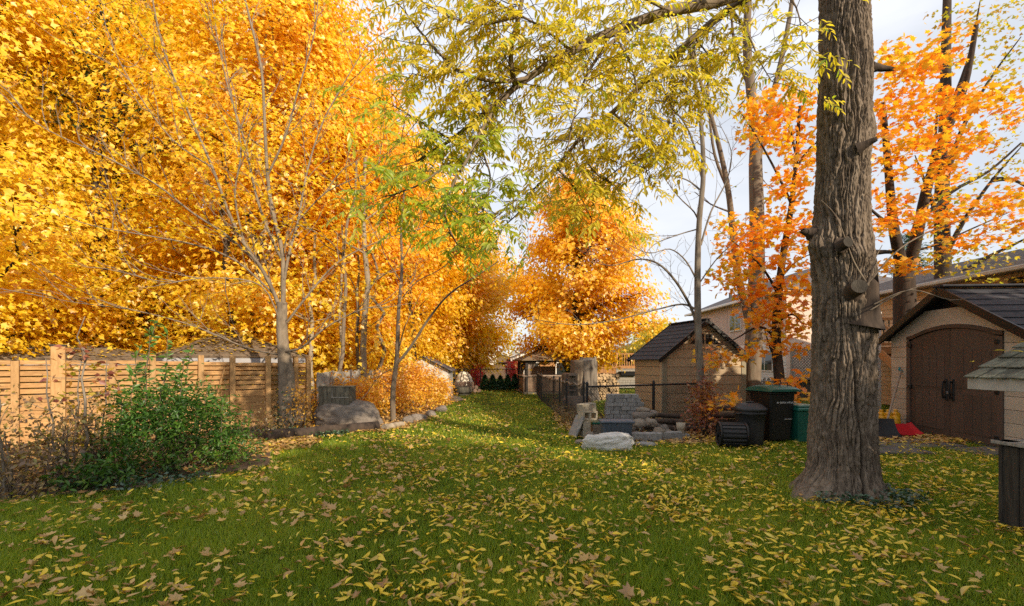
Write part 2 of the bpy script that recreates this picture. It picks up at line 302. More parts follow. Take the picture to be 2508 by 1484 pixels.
def leaves(P, size, T, up=.8, head=None, hk=.5, down=.0, nb=None):
    """leaf template T at every point P; up: how level the blades lie; head: preferred tip direction"""
    n = len(P); tv, tf = T
    N_ = nrm(np.array([0, 0, 1.]) * up + rng.normal(0, 1, (n, 3)) * (1 - up) * .9 + (0 if nb is None else nb))
    h = rng.normal(0, 1, (n, 3)); h[:, 2] *= .4
    h = nrm(h)
    if head is not None: h = nrm(h * (1 - hk) + nrm(head) * hk)
    h[:, 2] -= down
    v = nrm(h - N_ * np.sum(h * N_, 1, keepdims=True)); u = np.cross(v, N_)
    s = np.asarray(size, float).reshape(-1, 1) * np.ones((n, 1))
    V = P[:, None, :] + s[:, :, None] * (tv[None, :, 0, None] * u[:, None, :] + tv[None, :, 1, None] * v[:, None, :] + tv[None, :, 2, None] * N_[:, None, :])
    Fs = (np.arange(n) * len(tv))[:, None, None] + tf[None]
    return V.reshape(-1, 3), Fs.reshape(-1, 3)
def leaf_obj(name, mat, parent, packs, smooth=False):
    Vs = []; Fs = []; b = 0
    for V, f in packs: Vs.append(V); Fs.append(f + b); b += len(V)
    return link(name, raw_mesh(name, np.concatenate(Vs), [(3, np.concatenate(Fs))], smooth), mat, parent)
def sprays(C, rad_, per, size, T, flat=.16, out=None, up=.82, droop=.12, jit=.3, nb=None):
    """flat layers of leaves round the centres C"""
    n = len(C); K = n * per; c = np.repeat(C, per, 0); r = np.repeat(np.broadcast_to(rad_, (n,)), per)
    a = rng.uniform(0, 2 * np.pi, K); q = np.sqrt(rng.uniform(0, 1, K)) * r
    off = np.stack([np.cos(a) * q, np.sin(a) * q, rng.normal(0, 1, K) * flat * r - droop * q * q / np.maximum(r, .01)], 1)
    tl = np.repeat(rng.normal(0, .22, (n, 2)), per, 0); off[:, 2] += off[:, 0] * tl[:, 0] + off[:, 1] * tl[:, 1]
    if out is not None:
        o = np.repeat(out, per, 0); off += o * (np.sum(o * off, 1, keepdims=True)) * .5; off[:, 2] -= .12 * np.abs(np.sum(o * off, 1))
    hd = off.copy()
    return leaves(c + off, size * rng.uniform(1 - jit, 1 + jit, K), T, up, hd, .5, .25, None if nb is None else np.repeat(nb, per, 0))

# ------------------------------------------------------------------ wood
def wob(a, b, n, amp, sag=0):
    a, b = Vector(a), Vector(b); L_ = (b - a).length; P = []
    for i in range(n + 1):
        t = i / n; p = a.lerp(b, t)
        if 0 < i: p = p + Vector((R.gauss(0, 1), R.gauss(0, 1), R.gauss(0, .6))) * amp * L_ * (.4 + t * .6) * (0 if i == n else 1)
        p.z += sag * 4 * t * (1 - t) * L_; P.append(p)
    return P
def spline(pts, k=4):
    """Catmull-Rom through pts"""
    pts = [Vector(p) for p in pts]; out = []
    for i in range(len(pts) - 1):
        p0 = pts[max(i - 1, 0)]; p1 = pts[i]; p2 = pts[i + 1]; p3 = pts[min(i + 2, len(pts) - 1)]
        for j in range(k):
            t = j / k; out.append(.5 * ((2 * p1) + (p2 - p0) * t + (2 * p0 - 5 * p1 + 4 * p2 - p3) * t * t + (3 * p1 - p0 - 3 * p2 + p3) * t ** 3))
    out.append(pts[-1]); return out
def lin(a, b, n): return [a + (b - a) * i / max(n - 1, 1) for i in range(n)]
# ------------------------------------------------------------------ the setting
def sheet(name, poly, z, mat):
    me = bpy.data.meshes.new(name); me.from_pydata([(p[0], p[1], z) for p in poly], [], [tuple(range(len(poly)))]); me.update()
    return tag(link(name, me, mat), kind='structure')
gx = np.concatenate([np.linspace(-240, -16, 9), np.linspace(-15, 15, 101), np.linspace(16, 240, 9)]); gy = np.concatenate([np.linspace(-60, 0, 7), np.linspace(.3, 34, 114), np.linspace(35, 400, 10)])
GX, GY = np.meshgrid(gx, gy); GZ = np.array([mnoise.noise((x * .9, y * .9, 3)) for x, y in zip(GX.ravel(), GY.ravel())]) * .014 - .012
nx, ny = len(gx), len(gy); ii = (np.arange(ny - 1)[:, None] * nx + np.arange(nx - 1)[None]).ravel()
tag(link('lawn', raw_mesh('lawn', np.stack([GX.ravel(), GY.ravel(), GZ], 1), [(4, np.stack([ii, ii + 1, ii + nx + 1, ii + nx], 1))], True), 'lawn'), kind='structure')
bed = [(-30, 4.2), (-6.6, 4.9), (-4.6, 5.9), (-3.6, 7.2), (-4.3, 8.6), (-4.9, 9.4), (-3.3, 11.0), (-2.3, 12.1), (-2.3, 15), (-2.5, 18.4), (-3.4, 24), (-30, 30)]
sheet('garden_bed', bed, .008, 'dirt')
bed2 = [(1.55, 10.4), (2.2, 9.25), (3.2, 9.0), (4.3, 9.4), (6.4, 9.5), (8.6, 9.9), (9.0, 12.4), (4.2, 13.0), (1.7, 11.6)]
sheet('rubble_bed', bed2, .008, 'dirt')
sheet('gravel_path', [(-3.6, 18.6), (-2.2, 18.4), (-1.9, 19.6), (-2.6, 22), (-3.6, 23)], .012, 'gravel')
for i, (x, y, w, d, a) in enumerate([(7.4, 9.0, 1.5, .8, .1), (8.1, 8.25, .9, .62, .16), (6.6, 8.3, .9, .55, -.05)]):
    tag(link('paving_slab', MB().box((0, 0, .014), (w, d, .05), 0, .012).mesh('slab'), 'slab', None, (x, y, 0), (0, 0, a)),
        ['large grey flagstone in front of the brown shed doors', 'grey flagstone nearest the foot of the shed doors', 'grey flagstone closest to the big trunk, strewn with leaves'][i], 'flagstone')

# grass: blades over the lawn in view, finer near the camera
def in_poly(x, y, poly):
    ins = np.zeros(len(x), bool); j = len(poly) - 1
    for i in range(len(poly)):
        xi, yi = poly[i]; xj, yj = poly[j]
        c = ((yi > y) != (yj > y)) & (x < (xj - xi) * (y - yi) / (yj - yi + 1e-9) + xi); ins ^= c; j = i
    return ins
def fan_points(n, d0, d1, power=1.0):
    """points on the ground spread over the view between two distances"""
    u = rng.uniform(0, 1, n); D = d0 * (d1 / d0) ** (u ** power); X = rng.uniform(-1.12, 1.12, n) * D
    return X, D
def grass():
    T = np.array([(-.5, 0), (.5, 0), (0, 1)]); packs = []
    for n, d0, d1, w, h in ((170000, 2.5, 5.2, .0062, .07), (150000, 5.0, 9.5, .009, .075), (90000, 9.0, 17, .014, .085), (50000, 16, 34, .026, .09)):
        X, Y = fan_points(n, d0, d1, .8)
        k = np.array([mnoise.noise((x * .8, y * .8, 0)) for x, y in zip(X[::1], Y[::1])]) if n < 1 else np.zeros(n)
        ok = ~in_poly(X, Y, bed) & ~in_poly(X, Y, bed2); X, Y = X[ok], Y[ok]; n = len(X)
        patch = .5 + .5 * np.sin(X * 3.1 + 1.7 * np.sin(Y * 2.3)) * np.sin(Y * 2.7 + 1.3 * np.sin(X * 1.9))
        hh = h * rng.uniform(.4, 1.25, n) * (.45 + .75 * patch); a = rng.uniform(0, 2 * np.pi, n)
        ux = np.stack([np.cos(a), np.sin(a), np.zeros(n)], 1); ln = rng.uniform(.1, .9, n) * hh; b = rng.uniform(0, 2 * np.pi, n)
        tip = np.stack([np.cos(b) * ln, np.sin(b) * ln, hh * np.sqrt(1 - .5 * (ln / hh) ** 2)], 1)
        P = np.stack([X, Y, np.full(n, -.008)], 1); W = w * rng.uniform(.6, 1.3, n)[:, None]
        V = np.stack([P - ux * W / 2, P + ux * W / 2, P + tip], 1).reshape(-1, 3)
        packs.append((V, np.arange(n * 3).reshape(-1, 3)))
    o = leaf_obj('grass', 'grass', None, packs); tag(o, 'short green lawn grass between the two gardens', 'grass', kind='stuff')
grass()

# ------------------------------------------------------------------ trees
def rel(pts, base): return [Vector(p) - base for p in pts]
def leafy_tree(name, label, base, h, Rc, cb, mat, T, ns, per, size, tr, bark='bark_mid', group='maples along the left of the lawn', lean=(0, 0), power=.75, sr=(.7, 1.45), shift=(0, 0), limbs=22, top_frac=.9, flat=.15, lup=.62, rfill=.25):
    base = Vector(base); t = thing(name, label, 'tree', base, 0, group); wood = MB()
    top = Vector((lean[0], lean[1], h * top_frac)); tk = wob((0, 0, -.1), top, 9, .012); tk[1] = Vector((tk[1].x * .3, tk[1].y * .3, tk[1].z))
    rr = [tr * (1.25 if i == 0 else 1) * (1 - .9 * i / 9) + .012 for i in range(10)]; wood.tube(tk, rr, 10)
    C = []; O = []
    sd_ = R.uniform(0, 90)
    def env(z, a=0):
        q = min(max((z - cb) / (h - cb), 0.02), .995); return Rc * (math.sin(math.pi * q ** power)) ** .62 * (.92 + .42 * mnoise.noise((math.cos(a) * 1.5 + sd_, math.sin(a) * 1.5, z * .42)))
    for i in range(limbs):
        q = (i + R.random()) / limbs; z1 = cb + (h * .97 - cb) * q ** .9; z0 = max(min(cb * .8, z1 * .8), z1 - h * R.uniform(.1, .3)); a = i * 2.4 + R.gauss(0, .4)
        k = min(int(z0 / (h * top_frac) * 9), 8); p0 = tk[k].lerp(tk[k + 1], max(0, min(1, (z0 - tk[k].z) / max(tk[k + 1].z - tk[k].z, .01))))
        L_ = env(z1, a) * R.uniform(.8, 1.05)
        p1 = Vector((math.cos(a) * L_ + top.x * z1 / h + shift[0], math.sin(a) * L_ + top.y * z1 / h + shift[1], z1)); pl = wob(p0, p1, 6, .035, .05)
        r0 = tr * (1 - .75 * q) * .36; wood.tube(pl, lin(r0, .012, 7), 6, False)
        for s in range(6):
            j = R.randint(2, 5); q0 = pl[j]; d = Vector((math.cos(a + R.uniform(-1.2, 1.2)), math.sin(a + R.uniform(-1.2, 1.2)), R.uniform(-.05, .55))) * L_ * R.uniform(.2, .5)
            sl = wob(q0, q0 + d, 3, .05, .03); wood.tube(sl, lin(r0 * .4, .006, 4), 4, False)
            for w in sl[1:]: C.append(w); O.append(d)
        for w in pl[3:]: C.append(w); O.append(p1 - p0)
    n0 = int(ns * rfill)
    if len(C) > ns - n0: idx = R.sample(range(len(C)), ns - n0); C = [C[i] for i in idx]; O = [O[i] for i in idx]
    n0 = ns - len(C); zz = cb + (h - cb) * rng.uniform(0.0, 1, n0) ** .9; aa = rng.uniform(0, 2 * np.pi, n0); ev = np.array([env(z, a) for z, a in zip(zz, aa)]); q = ev * rng.uniform(.25, 1, n0) ** .5
    for z, a, r in zip(zz, aa, q): C.append(Vector((math.cos(a) * r + top.x * z / h + shift[0], math.sin(a) * r + top.y * z / h + shift[1], z + R.gauss(0, .15)))); O.append(Vector((math.cos(a), math.sin(a), 0)))
    if len(C) > ns: idx = R.sample(range(len(C)), ns); C = [C[i] for i in idx]; O = [O[i] for i in idx]
    C = np.array([tuple(c) for c in C]); O = nrm(np.array([tuple(o) for o in O]))
    ok = C[:, 2] > .5; C, O = C[ok], O[ok]
    wood.build('trunk', bark, t)
    leaf_obj('crown', mat, t, [sprays(C, rng.uniform(*sr, len(C)), per, size, T, flat, O, lup, nb=nrm(C * [1, 1, 0] + O * .5 + rng.normal(0, .25, C.shape)) * .95)])
    return t

G1 = 'maples along the left of the lawn'
def P0(x, D): return ((x - CX) / F * D, D, 0)
leafy_tree('maple_tree', 'golden maple at the left edge, hanging low over the timber fence', P0(-120, 12.8), 14.5, 5.2, 1.7, 'maple_gold', T_MAP, 800, 62, .135, .24, 'bark_dark', G1)
leafy_tree('maple_tree', 'golden maple behind the two pavilion roofs', P0(300, 17.2), 16, 5.2, 1.8, 'maple', T_MAP, 760, 60, .15, .2, 'bark_dark', G1)
leafy_tree('maple_tree', 'tall orange maple behind the bare grey-barked tree', P0(640, 16.2), 17, 4.6, 2.0, 'maple', T_MAP, 800, 60, .15, .2, 'bark_light', G1)
leafy_tree('maple_tree', 'tall orange maple whose crown edge meets the open sky at the top', P0(752, 19.5), 19.5, 3.9, 2.2, 'maple_deep', T_KITE, 760, 58, .175, .2, 'bark_mid', G1, power=.8)
leafy_tree('maple_tree', 'copper-tinged maple behind the boulder and wooden box', P0(872, 20.5), 13.4, 3.1, 1.3, 'maple_deep', T_KITE, 700, 56, .18, .17, 'bark_light', G1)
leafy_tree('maple_tree', 'orange maple behind the thin sapling with the slanting branch', P0(962, 24.5), 13.2, 3.2, 1.6, 'maple', T_KITE, 700, 56, .2, .18, 'bark_mid', G1)
leafy_tree('maple_tree', 'dark-trunked golden maple arching over the low shed', P0(1062, 29), 12.6, 3.2, 1.6, 'maple_orange', T_KITE, 700, 56, .21, .22, 'bark_dark', G1)
leafy_tree('maple_tree', 'golden maple nearest the gap of sky, above the pale dome', P0(1128, 33.5), 12.0, 3.7, 1.5, 'maple_gold', T_KITE, 760, 58, .22, .32, 'bark_dark', G1, shift=(.2, 0), flat=.25, lup=.75)
# second row behind, closing the wood
for i, (x, D, h, Rc) in enumerate([(60, 22, 19, 5.4), (470, 24, 20, 5.4), (700, 26, 21, 5.0), (210, 29, 20, 6), (850, 30, 15, 3.8)]):
    leafy_tree('maple_tree', ['yellow maple deep in the wood behind the far-left maple', 'yellow maple deep in the wood, left of the bare tree', 'yellow maple deep in the wood, right behind the bare tree', 'farthest maple of the wood, between the pine and the left edge', 'farthest maple of the wood, behind the copper-tinged one'][i],
               P0(x, D), h, Rc, 2.0, ['maple', 'maple_gold', 'maple', 'maple_gold', 'maple'][i], T_KITE, 520, 56, .24, .26, ['bark_mid', 'bark_dark', 'bark_mid', 'bark_dark', 'bark_mid'][i], G1)
for i, (x, D, h, Rc) in enumerate([(-60, 15.5, 5.2, 3.0), (180, 15.8, 5.0, 2.8), (400, 18.5, 5.6, 3.0), (640, 19, 5.6, 2.8), (800, 17.2, 4.8, 2.2), (880, 19.5, 4.6, 2.0)]):
    leafy_tree('young_maple_tree', ['young golden maple low behind the fence at the left edge', 'young golden maple low behind the left pavilion roof', 'young golden maple low between the two pavilion roofs', 'young golden maple low behind the right pavilion', 'young golden maple behind the end of the timber fence', 'young golden maple behind the old grey fence'][i], P0(x, D), h, Rc, .9, ['maple_gold', 'maple'][i % 2], T_MAP, 230, 46, .15, .06, 'bark_mid', 'young maples of the understorey')
leafy_tree('maple_tree', 'round orange maple standing alone behind the dead stump', P0(1416, 24.5), 11.2, 4.0, 1.6, 'maple_orange', T_MAP, 640, 66, .175, .36, 'bark_dark', None, power=.62, limbs=34, shift=(.25, 0), flat=.42, lup=.6, sr=(.4, .95), rfill=.1)
leafy_tree('yellow_tree', 'small yellow-green tree peeping over the tan shed roof', P0(1610, 38), 4.6, 2.6, 1.5, 'walnut', T_KITE, 150, 44, .22, .16, 'bark_mid', None)

def pine(label, base, h, tr, Rb, cb, n, group=None):
    t = thing('pine_tree', label, 'tree', base, 0, group); w = MB(); tk = wob((0, 0, -.1), (0, 0, h), 8, .006); w.tube(tk, lin(tr, .03, 9), 12); P = []; Hd = []
    for i in range(n):
        q = i / n; z = cb + (h - cb) * q; a = i * 2.399; L_ = Rb * (1 - q) ** .8 * R.uniform(.6, 1) + .1; pl = wob((0, 0, z), (math.cos(a) * L_, math.sin(a) * L_, z + L_ * R.uniform(-.15, .2)), 4, .03, .04)
        w.tube(pl, lin(.05 * (1 - q) + .012, .006, 5), 5, False)
        for s in range(26):
            k = R.uniform(.25, 1); p = pl[0].lerp(pl[-1], k); P.append(p + Vector((R.gauss(0, .16), R.gauss(0, .16), R.gauss(.05, .08)))); Hd.append(pl[-1] - pl[0])
    w.build('trunk', 'bark_dark', t); P = np.array([tuple(p) for p in P]); Hd = np.array([tuple(p) for p in Hd])
    NT = (np.array([(0, 0, 0), (.06, .5, 0), (0, 1, 0), (-.06, .5, 0)]), np.array([(0, 1, 2), (0, 2, 3)]))
    pk = [leaves(P + rng.normal(0, .05, P.shape), .3 * rng.uniform(.6, 1.2, len(P)), NT, .5, Hd, .55) for _ in range(6)]
    leaf_obj('crown', 'needle', t, pk); return t
pine('tall pine trunk with dark needles high up, in the wood at left', P0(248, 15.6), 17, .34, 3.2, 8.2, 46)
pine('small dark conifer behind the lone orange maple', P0(1345, 36), 5.6, .12, 1.6, .6, 40)
pine('dark conifer behind the bungalow roof', P0(2225, 27), 8.6, .2, 2.4, 2.0, 44)
# bare stems of the wood, told apart between the leaves
for i, (x, D, r, h, b, lab) in enumerate([(575, 14.6, .13, 8, 'bark_dark', 'slim dark trunk in the wood left of the bare tree'), (538, 18, .1, 7, 'bark_mid', 'thin trunk in the wood above the pavilion roof peak'), (612, 15.4, .09, 7, 'bark_dark', 'thin dark trunk close left of the bare tree'),
        (758, 14.5, .085, 5.5, 'bark_light', 'pale slim trunk rising from the end of the timber fence'), (818, 14.2, .07, 7.5, 'bark_mid', 'thin trunk leaning right behind the wooden box'), (835, 15.2, .06, 6, 'bark_light', 'pale spotted stem behind the wooden box'),
        (893, 15.6, .12, 8, 'bark_light', 'pale blotched trunk behind the boulder'), (936, 16.5, .085, 5.2, 'bark_mid', 'crooked reddish stem right of the pale blotched trunk'), (1016, 20, .14, 5.5, 'bark_dark', 'dark bare trunk behind the thin sapling'), (878, 16, .08, 5, 'bark_mid', 'brown stem close left of the pale blotched trunk')]):
    t = thing('woodland_stem', lab, 'tree', P0(x, D), 0, 'bare stems in the wood'); w = MB(); a = R.uniform(0, 6)
    top = Vector((R.uniform(-.3, .3) + (.35 if x == 818 else 0), R.uniform(-.3, .3), h)); pl = wob((0, 0, -.05), top, 8, .014 if x != 936 else .035); w.tube(pl, lin(r, r * .45, 9), 8)
    w.build('trunk', b, t); w = MB(); C = []
    for k in range(9):
        p = pl[R.randint(4, 8)]; aa = R.uniform(0, 6.28); q = wob(p, p + Vector((math.cos(aa), math.sin(aa), R.uniform(.2, .9))) * R.uniform(.6, 1.5), 3, .06); w.tube(q, lin(r * .3, .006, 4), 4, False); C += q[1:]
    w.build('twigs', b, t)['kind'] = 'stuff'; leaf_obj('foliage', 'maple', t, [sprays(np.array([tuple(c) for c in C]), .5, 12, .13, T_MAP)])

# ---- trees traced limb by limb (pixel path, distance)
def limb_tree(w, path, D, r0, r1, n=7, base=Vector((0, 0, 0)), k=4, jit=.0):
    Ds = D if hasattr(D, '__len__') else [D] * len(path)
    pts = spline([at(x, y, d) - base for (x, y), d in zip(path, Ds)], k); w.tube(pts, lin(r0, r1, len(pts)), n, True); return pts
def twig(w, p, d, L_, r, depth, tips, up=.15):
    """crooked twig with its own side shoots"""
    n = 4; pts = [p]; dd = Vector(d).normalized()
    for i in range(n):
        dd = (dd + Vector((R.gauss(0, .16), R.gauss(0, .16), R.gauss(up * .5, .14)))).normalized(); pts.append(pts[-1] + dd * L_ / n)
    w.tube(pts, lin(r, max(r * .35, .0025), n + 1), 5 if depth > 0 else 3, False); tips.append((pts[-1], dd))
    if depth > 0:
        for i in range(R.randint(2, 4)):
            j = R.randint(1, n); s = (dd + Vector((R.gauss(0, .7), R.gauss(0, .7), R.gauss(.1, .5)))).normalized(); twig(w, pts[j], s, L_ * R.uniform(.35, .65), r * .55, depth - 1, tips, up)

def bare_tree():                                          # grey-barked maple in front of the fence, almost leafless
    b = gr(700, 1040); b.y = 11.3; b = Vector(((700 - CX) / F * 11.3, 11.3, 0)); t = thing('bare_maple_tree', 'nearly leafless grey-barked tree in front of the timber fence', 'tree', b); w = MB(); tips = []
    D = 11.3; tr = limb_tree(w, [(700, 1058), (698, 980), (695, 880), (690, 800), (691, 740)], D, .155, .11, 14, b)
    w.tube([Vector((.16, .02, -.03)), Vector((.12, .02, .6)), Vector((.09, .0, 1.3)), Vector((.02, 0, 1.9))], [.13, .11, .10, .05], 10)
    limbs = [([(690, 780), (678, 735), (645, 665), (600, 600), (560, 520), (520, 410), (455, 260), (400, 120), (370, -20)], [D, D, D - .2, D - .5, D - .7, D - .9, D - 1, D - 1.1, D - 1.2], .085, .02),
             ([(692, 770), (694, 690), (690, 610), (668, 520), (655, 430), (648, 300), (640, 170), (610, 40), (585, -60)], D, .10, .03),
             ([(694, 700), (708, 620), (730, 540), (752, 420), (790, 300), (850, 190), (905, 100)], [D, D, D + .3, D + .5, D + .7, D + .8, D + .9], .06, .012),
             ([(692, 640), (655, 560), (625, 470), (600, 350), (560, 220), (530, 80), (515, -40)], [D, D, D + .3, D + .4, D + .6, D + .8, D + .8], .06, .016),
             ([(640, 655), (560, 580), (470, 520), (380, 450), (250, 380), (120, 320), (20, 250)], [D, D - .3, D - .6, D - .9, D - 1.2, D - 1.5, D - 1.7], .05, .01),
             ([(670, 720), (580, 640), (480, 600), (350, 575), (200, 545), (60, 480)], [D, D - .3, D - .6, D - .9, D - 1.1, D - 1.3], .04, .008),
             ([(702, 790), (760, 715), (830, 640), (930, 590), (1030, 560)], [D, D + .1, D + .3, D + .5, D + .7], .05, .008),
             ([(700, 860), (740, 850), (800, 800), (880, 760), (960, 735), (1040, 660)], [D - .1, D - .2, D - .2, D - .1, D, D + .1], .045, .008),
             ([(690, 870), (600, 850), (480, 800), (330, 760), (180, 740), (50, 715)], [D, D - .3, D - .6, D - .8, D - 1, D - 1.2], .035, .006),
             ([(600, 600), (575, 480), (590, 360), (560, 200), (540, 60)], [D - .5, D - .6, D - .8, D - 1, D - 1.1], .04, .01),
             ([(655, 430), (700, 330), (730, 220), (770, 80), (780, -40)], [D, D - .2, D - .3, D - .4, D - .4], .045, .012),
             ([(730, 540), (800, 470), (900, 420), (1000, 330)], [D + .3, D + .1, D, D - .1], .03, .008),
             ([(520, 410), (420, 340), (320, 200), (250, 60)], [D - .9, D - 1.2, D - 1.4, D - 1.5], .03, .008),
             ([(690, 800), (640, 700), (520, 680), (400, 690), (280, 660)], [D, D - .4, D - .8, D - 1.1, D - 1.3], .03, .006)]
    for path, dd, r0, r1 in limbs:
        p = limb_tree(w, path, dd, r0 * .6, r1 * .6, 7, b)
        for i in range(3, len(p) - 1, 1):
            if R.random() < .75:
                d = (p[i + 1] - p[i - 1]).normalized() + Vector((R.gauss(0, .6), R.gauss(0, .6), R.gauss(.3, .4))); twig(w, p[i], d, R.uniform(.6, 1.5), .011, 1, tips)
    w.build('trunk', mk('pale_grey_bark', (.19, .15, .11), (.10, .078, .058), 9, .9, .5, (1, 1, .5), c3=(.26, .21, .16), bscale=26), t)
    C = np.array([tuple(q) for q, d in tips]); k_ = rng.uniform(0, 1, len(C)); leaf_obj('withered_leaves', M['fallen_brown'], t, [sprays(C[k_ < .12], .12, 4, .085, T_MAP, .5, up=.3)]); leaf_obj('yellow_leaves', 'maple_gold', t, [sprays(C[k_ > .62], .3, 9, .11, T_MAP, .3, up=.7)])
    Ci = np.stack([rng.normal(0, .16, 260), rng.normal(0, .16, 260), np.abs(rng.normal(0, .45, 260))], 1); nn = nrm(Ci * [1, 1, 0]); Ci[:, :2] = nn[:, :2] * rng.uniform(.17, .25, (260, 1))
    leaf_obj('ivy', 'ivy', t, [leaves(Ci, .07 * rng.uniform(.6, 1.2, 260), T_OVAL, .2)])
bare_tree()

def sapling():
    D = 12.4; b = Vector(((963 - CX) / F * D, D, 0)); t = thing('sapling_tree', 'thin grey sapling with a long branch slanting right, behind the white log', 'tree', b); w = MB(); tips = []
    main = limb_tree(w, [(963, 1040), (962, 960), (972, 870), (976, 760), (984, 660), (982, 560), (990, 470)], D, .075, .018, 9, b)
    for path, r in [([(972, 890), (1005, 850), (1050, 780), (1100, 720), (1160, 680), (1220, 640)], .045), ([(974, 870), (985, 820), (1000, 780), (1040, 700)], .022), ([(978, 740), (1020, 690), (1090, 650), (1160, 560)], .02), ([(968, 900), (930, 920), (900, 960), (880, 985)], .012), ([(984, 640), (1010, 590), (1030, 540), (1040, 480)], .018), ([(982, 690), (940, 620), (925, 540)], .018)]:
        p = limb_tree(w, path, [D - .15 * i for i in range(len(path))], r, r * .25, 6, b)
        for i in range(4, len(p) - 1, 4): twig(w, p[i], (p[i + 1] - p[i - 1]).normalized() + Vector((R.gauss(0, .5), R.gauss(0, .5), R.gauss(.2, .4))), R.uniform(.4, .9), .007, 1, tips)
    w.build('trunk', 'bark_mid', t); C = np.array([tuple(q) for q, d in tips]); leaf_obj('withered_leaves', 'bushgold', t, [sprays(C, .15, 5, .08, T_MAP, .5, up=.4)])
sapling()

def bare_right():                                         # leafless tree beside the tan shed
    D = 10.2; b = Vector(((1723 - CX) / F * D, D, 0)); t = thing('leafless_tree', 'leafless grey tree rising in front of the tan shed', 'tree', b); w = MB(); tips = []
    limb_tree(w, [(1723, 1075), (1718, 980), (1712, 880), (1708, 760), (1708, 640), (1712, 540), (1722, 420), (1714, 280), (1694, 150), (1684, 20), (1680, -80)], D, .092, .02, 11, b)
    L2 = [([(1708, 800), (1690, 750), (1655, 690), (1610, 645), (1560, 635), (1500, 650), (1440, 640)], .035), ([(1707, 760), (1670, 745), (1600, 760), (1500, 785), (1400, 795), (1300, 780)], .025), ([(1712, 700), (1680, 640), (1640, 610), (1590, 620), (1540, 600)], .02),
          ([(1716, 560), (1700, 520), (1660, 480), (1600, 400)], .022), ([(1720, 440), (1690, 330), (1650, 270), (1590, 240)], .028), ([(1712, 560), (1660, 575), (1600, 600), (1570, 640)], .015), ([(1720, 470), (1680, 440), (1620, 430), (1560, 450), (1530, 520)], .018),
          ([(1716, 600), (1740, 520), (1780, 440), (1790, 370), (1760, 300)], .022), ([(1714, 260), (1740, 200), (1750, 90)], .02), ([(1700, 180), (1660, 120), (1640, 40)], .018), ([(1708, 700), (1750, 640), (1790, 600), (1840, 560)], .016)]
    for path, r in L2:
        p = limb_tree(w, path, [D - .12 * i * (1 if R.random() < .6 else -1) for i in range(len(path))], r, .005, 6, b)
        for i in range(3, len(p) - 1, 2): twig(w, p[i], (p[i + 1] - p[i - 1]).normalized() + Vector((R.gauss(0, .7), R.gauss(0, .5), R.gauss(.2, .5))), R.uniform(.4, 1.0), .006, 1, tips, .1)
    w.build('trunk', 'bark', t); C = np.array([tuple(q) for q, d in tips]); leaf_obj('bud_leaves', 'burgundy', t, [sprays(C[::7], .06, 2, .05, T_OVAL, .5)])
bare_right()

def clusters(defs, D, per_area=1.0, base=Vector((0, 0, 0)), dd=.9, sr=(.28, .5)):
    """centres of leaf sprays in ellipsoids given by (x, y, half width, half height) and distance"""
    C = []
    for e in defs:
        x, y, rx, ry = e[:4]; d = e[4] if len(e) > 4 else D; n = int(rx * ry * per_area / 420) + 2
        for _ in range(n):
            while True:
                a, b2, c = R.uniform(-1, 1), R.uniform(-1, 1), R.uniform(-1, 1)
                if a * a + b2 * b2 + c * c < 1: break
            C.append(at(x + a * rx, y + b2 * ry, d + c * dd) - base)
    return np.array([tuple(c) for c in C])
def fork_tree():
    D = 13.6; b = Vector(((1838 - CX) / F * D, D, 0)); t = thing('forked_tree', 'tall forked brown-barked tree behind the black wheeled bin', 'tree', b); w = MB(); tips = []
    limb_tree(w, [(1836, 1030), (1838, 960), (1846, 820), (1852, 680), (1853, 540), (1850, 420), (1850, 370)], D, .26, .16, 14, b)
    for path, r, r1 in [([(1850, 395), (1846, 300), (1836, 200), (1828, 100), (1832, 0), (1835, -60)], .16, .08), ([(1852, 400), (1872, 330), (1888, 250), (1912, 150), (1935, 30), (1945, -50)], .10, .05), ([(1842, 830), (1828, 760), (1808, 680), (1796, 590), (1786, 490), (1770, 400), (1740, 280), (1700, 150), (1690, 60)], .13, .03), ([(1836, 220), (1800, 120), (1790, 20)], .05, .03), ([(1785, 470), (1750, 380), (1735, 260), (1732, 150)], .05, .02), ([(1850, 520), (1900, 470), (1960, 440)], .03, .01), ([(1790, 520), (1740, 500), (1700, 470)], .03, .008)]:
        p = limb_tree(w, path, [D - .1 * i for i in range(len(path))], r, r1, 8, b)
        for i in range(4, len(p) - 1, 4): twig(w, p[i], Vector((R.gauss(0, 1), R.gauss(0, .6), R.uniform(.1, .9))), R.uniform(.6, 1.4), .012, 1, tips)
    w.build('trunk', 'bark_mid', t); C = np.array([tuple(q) for q, d in tips]); leaf_obj('withered_leaves', 'olive', t, [sprays(C[::3], .2, 4, .09, T_MAP, .5)])
fork_tree()
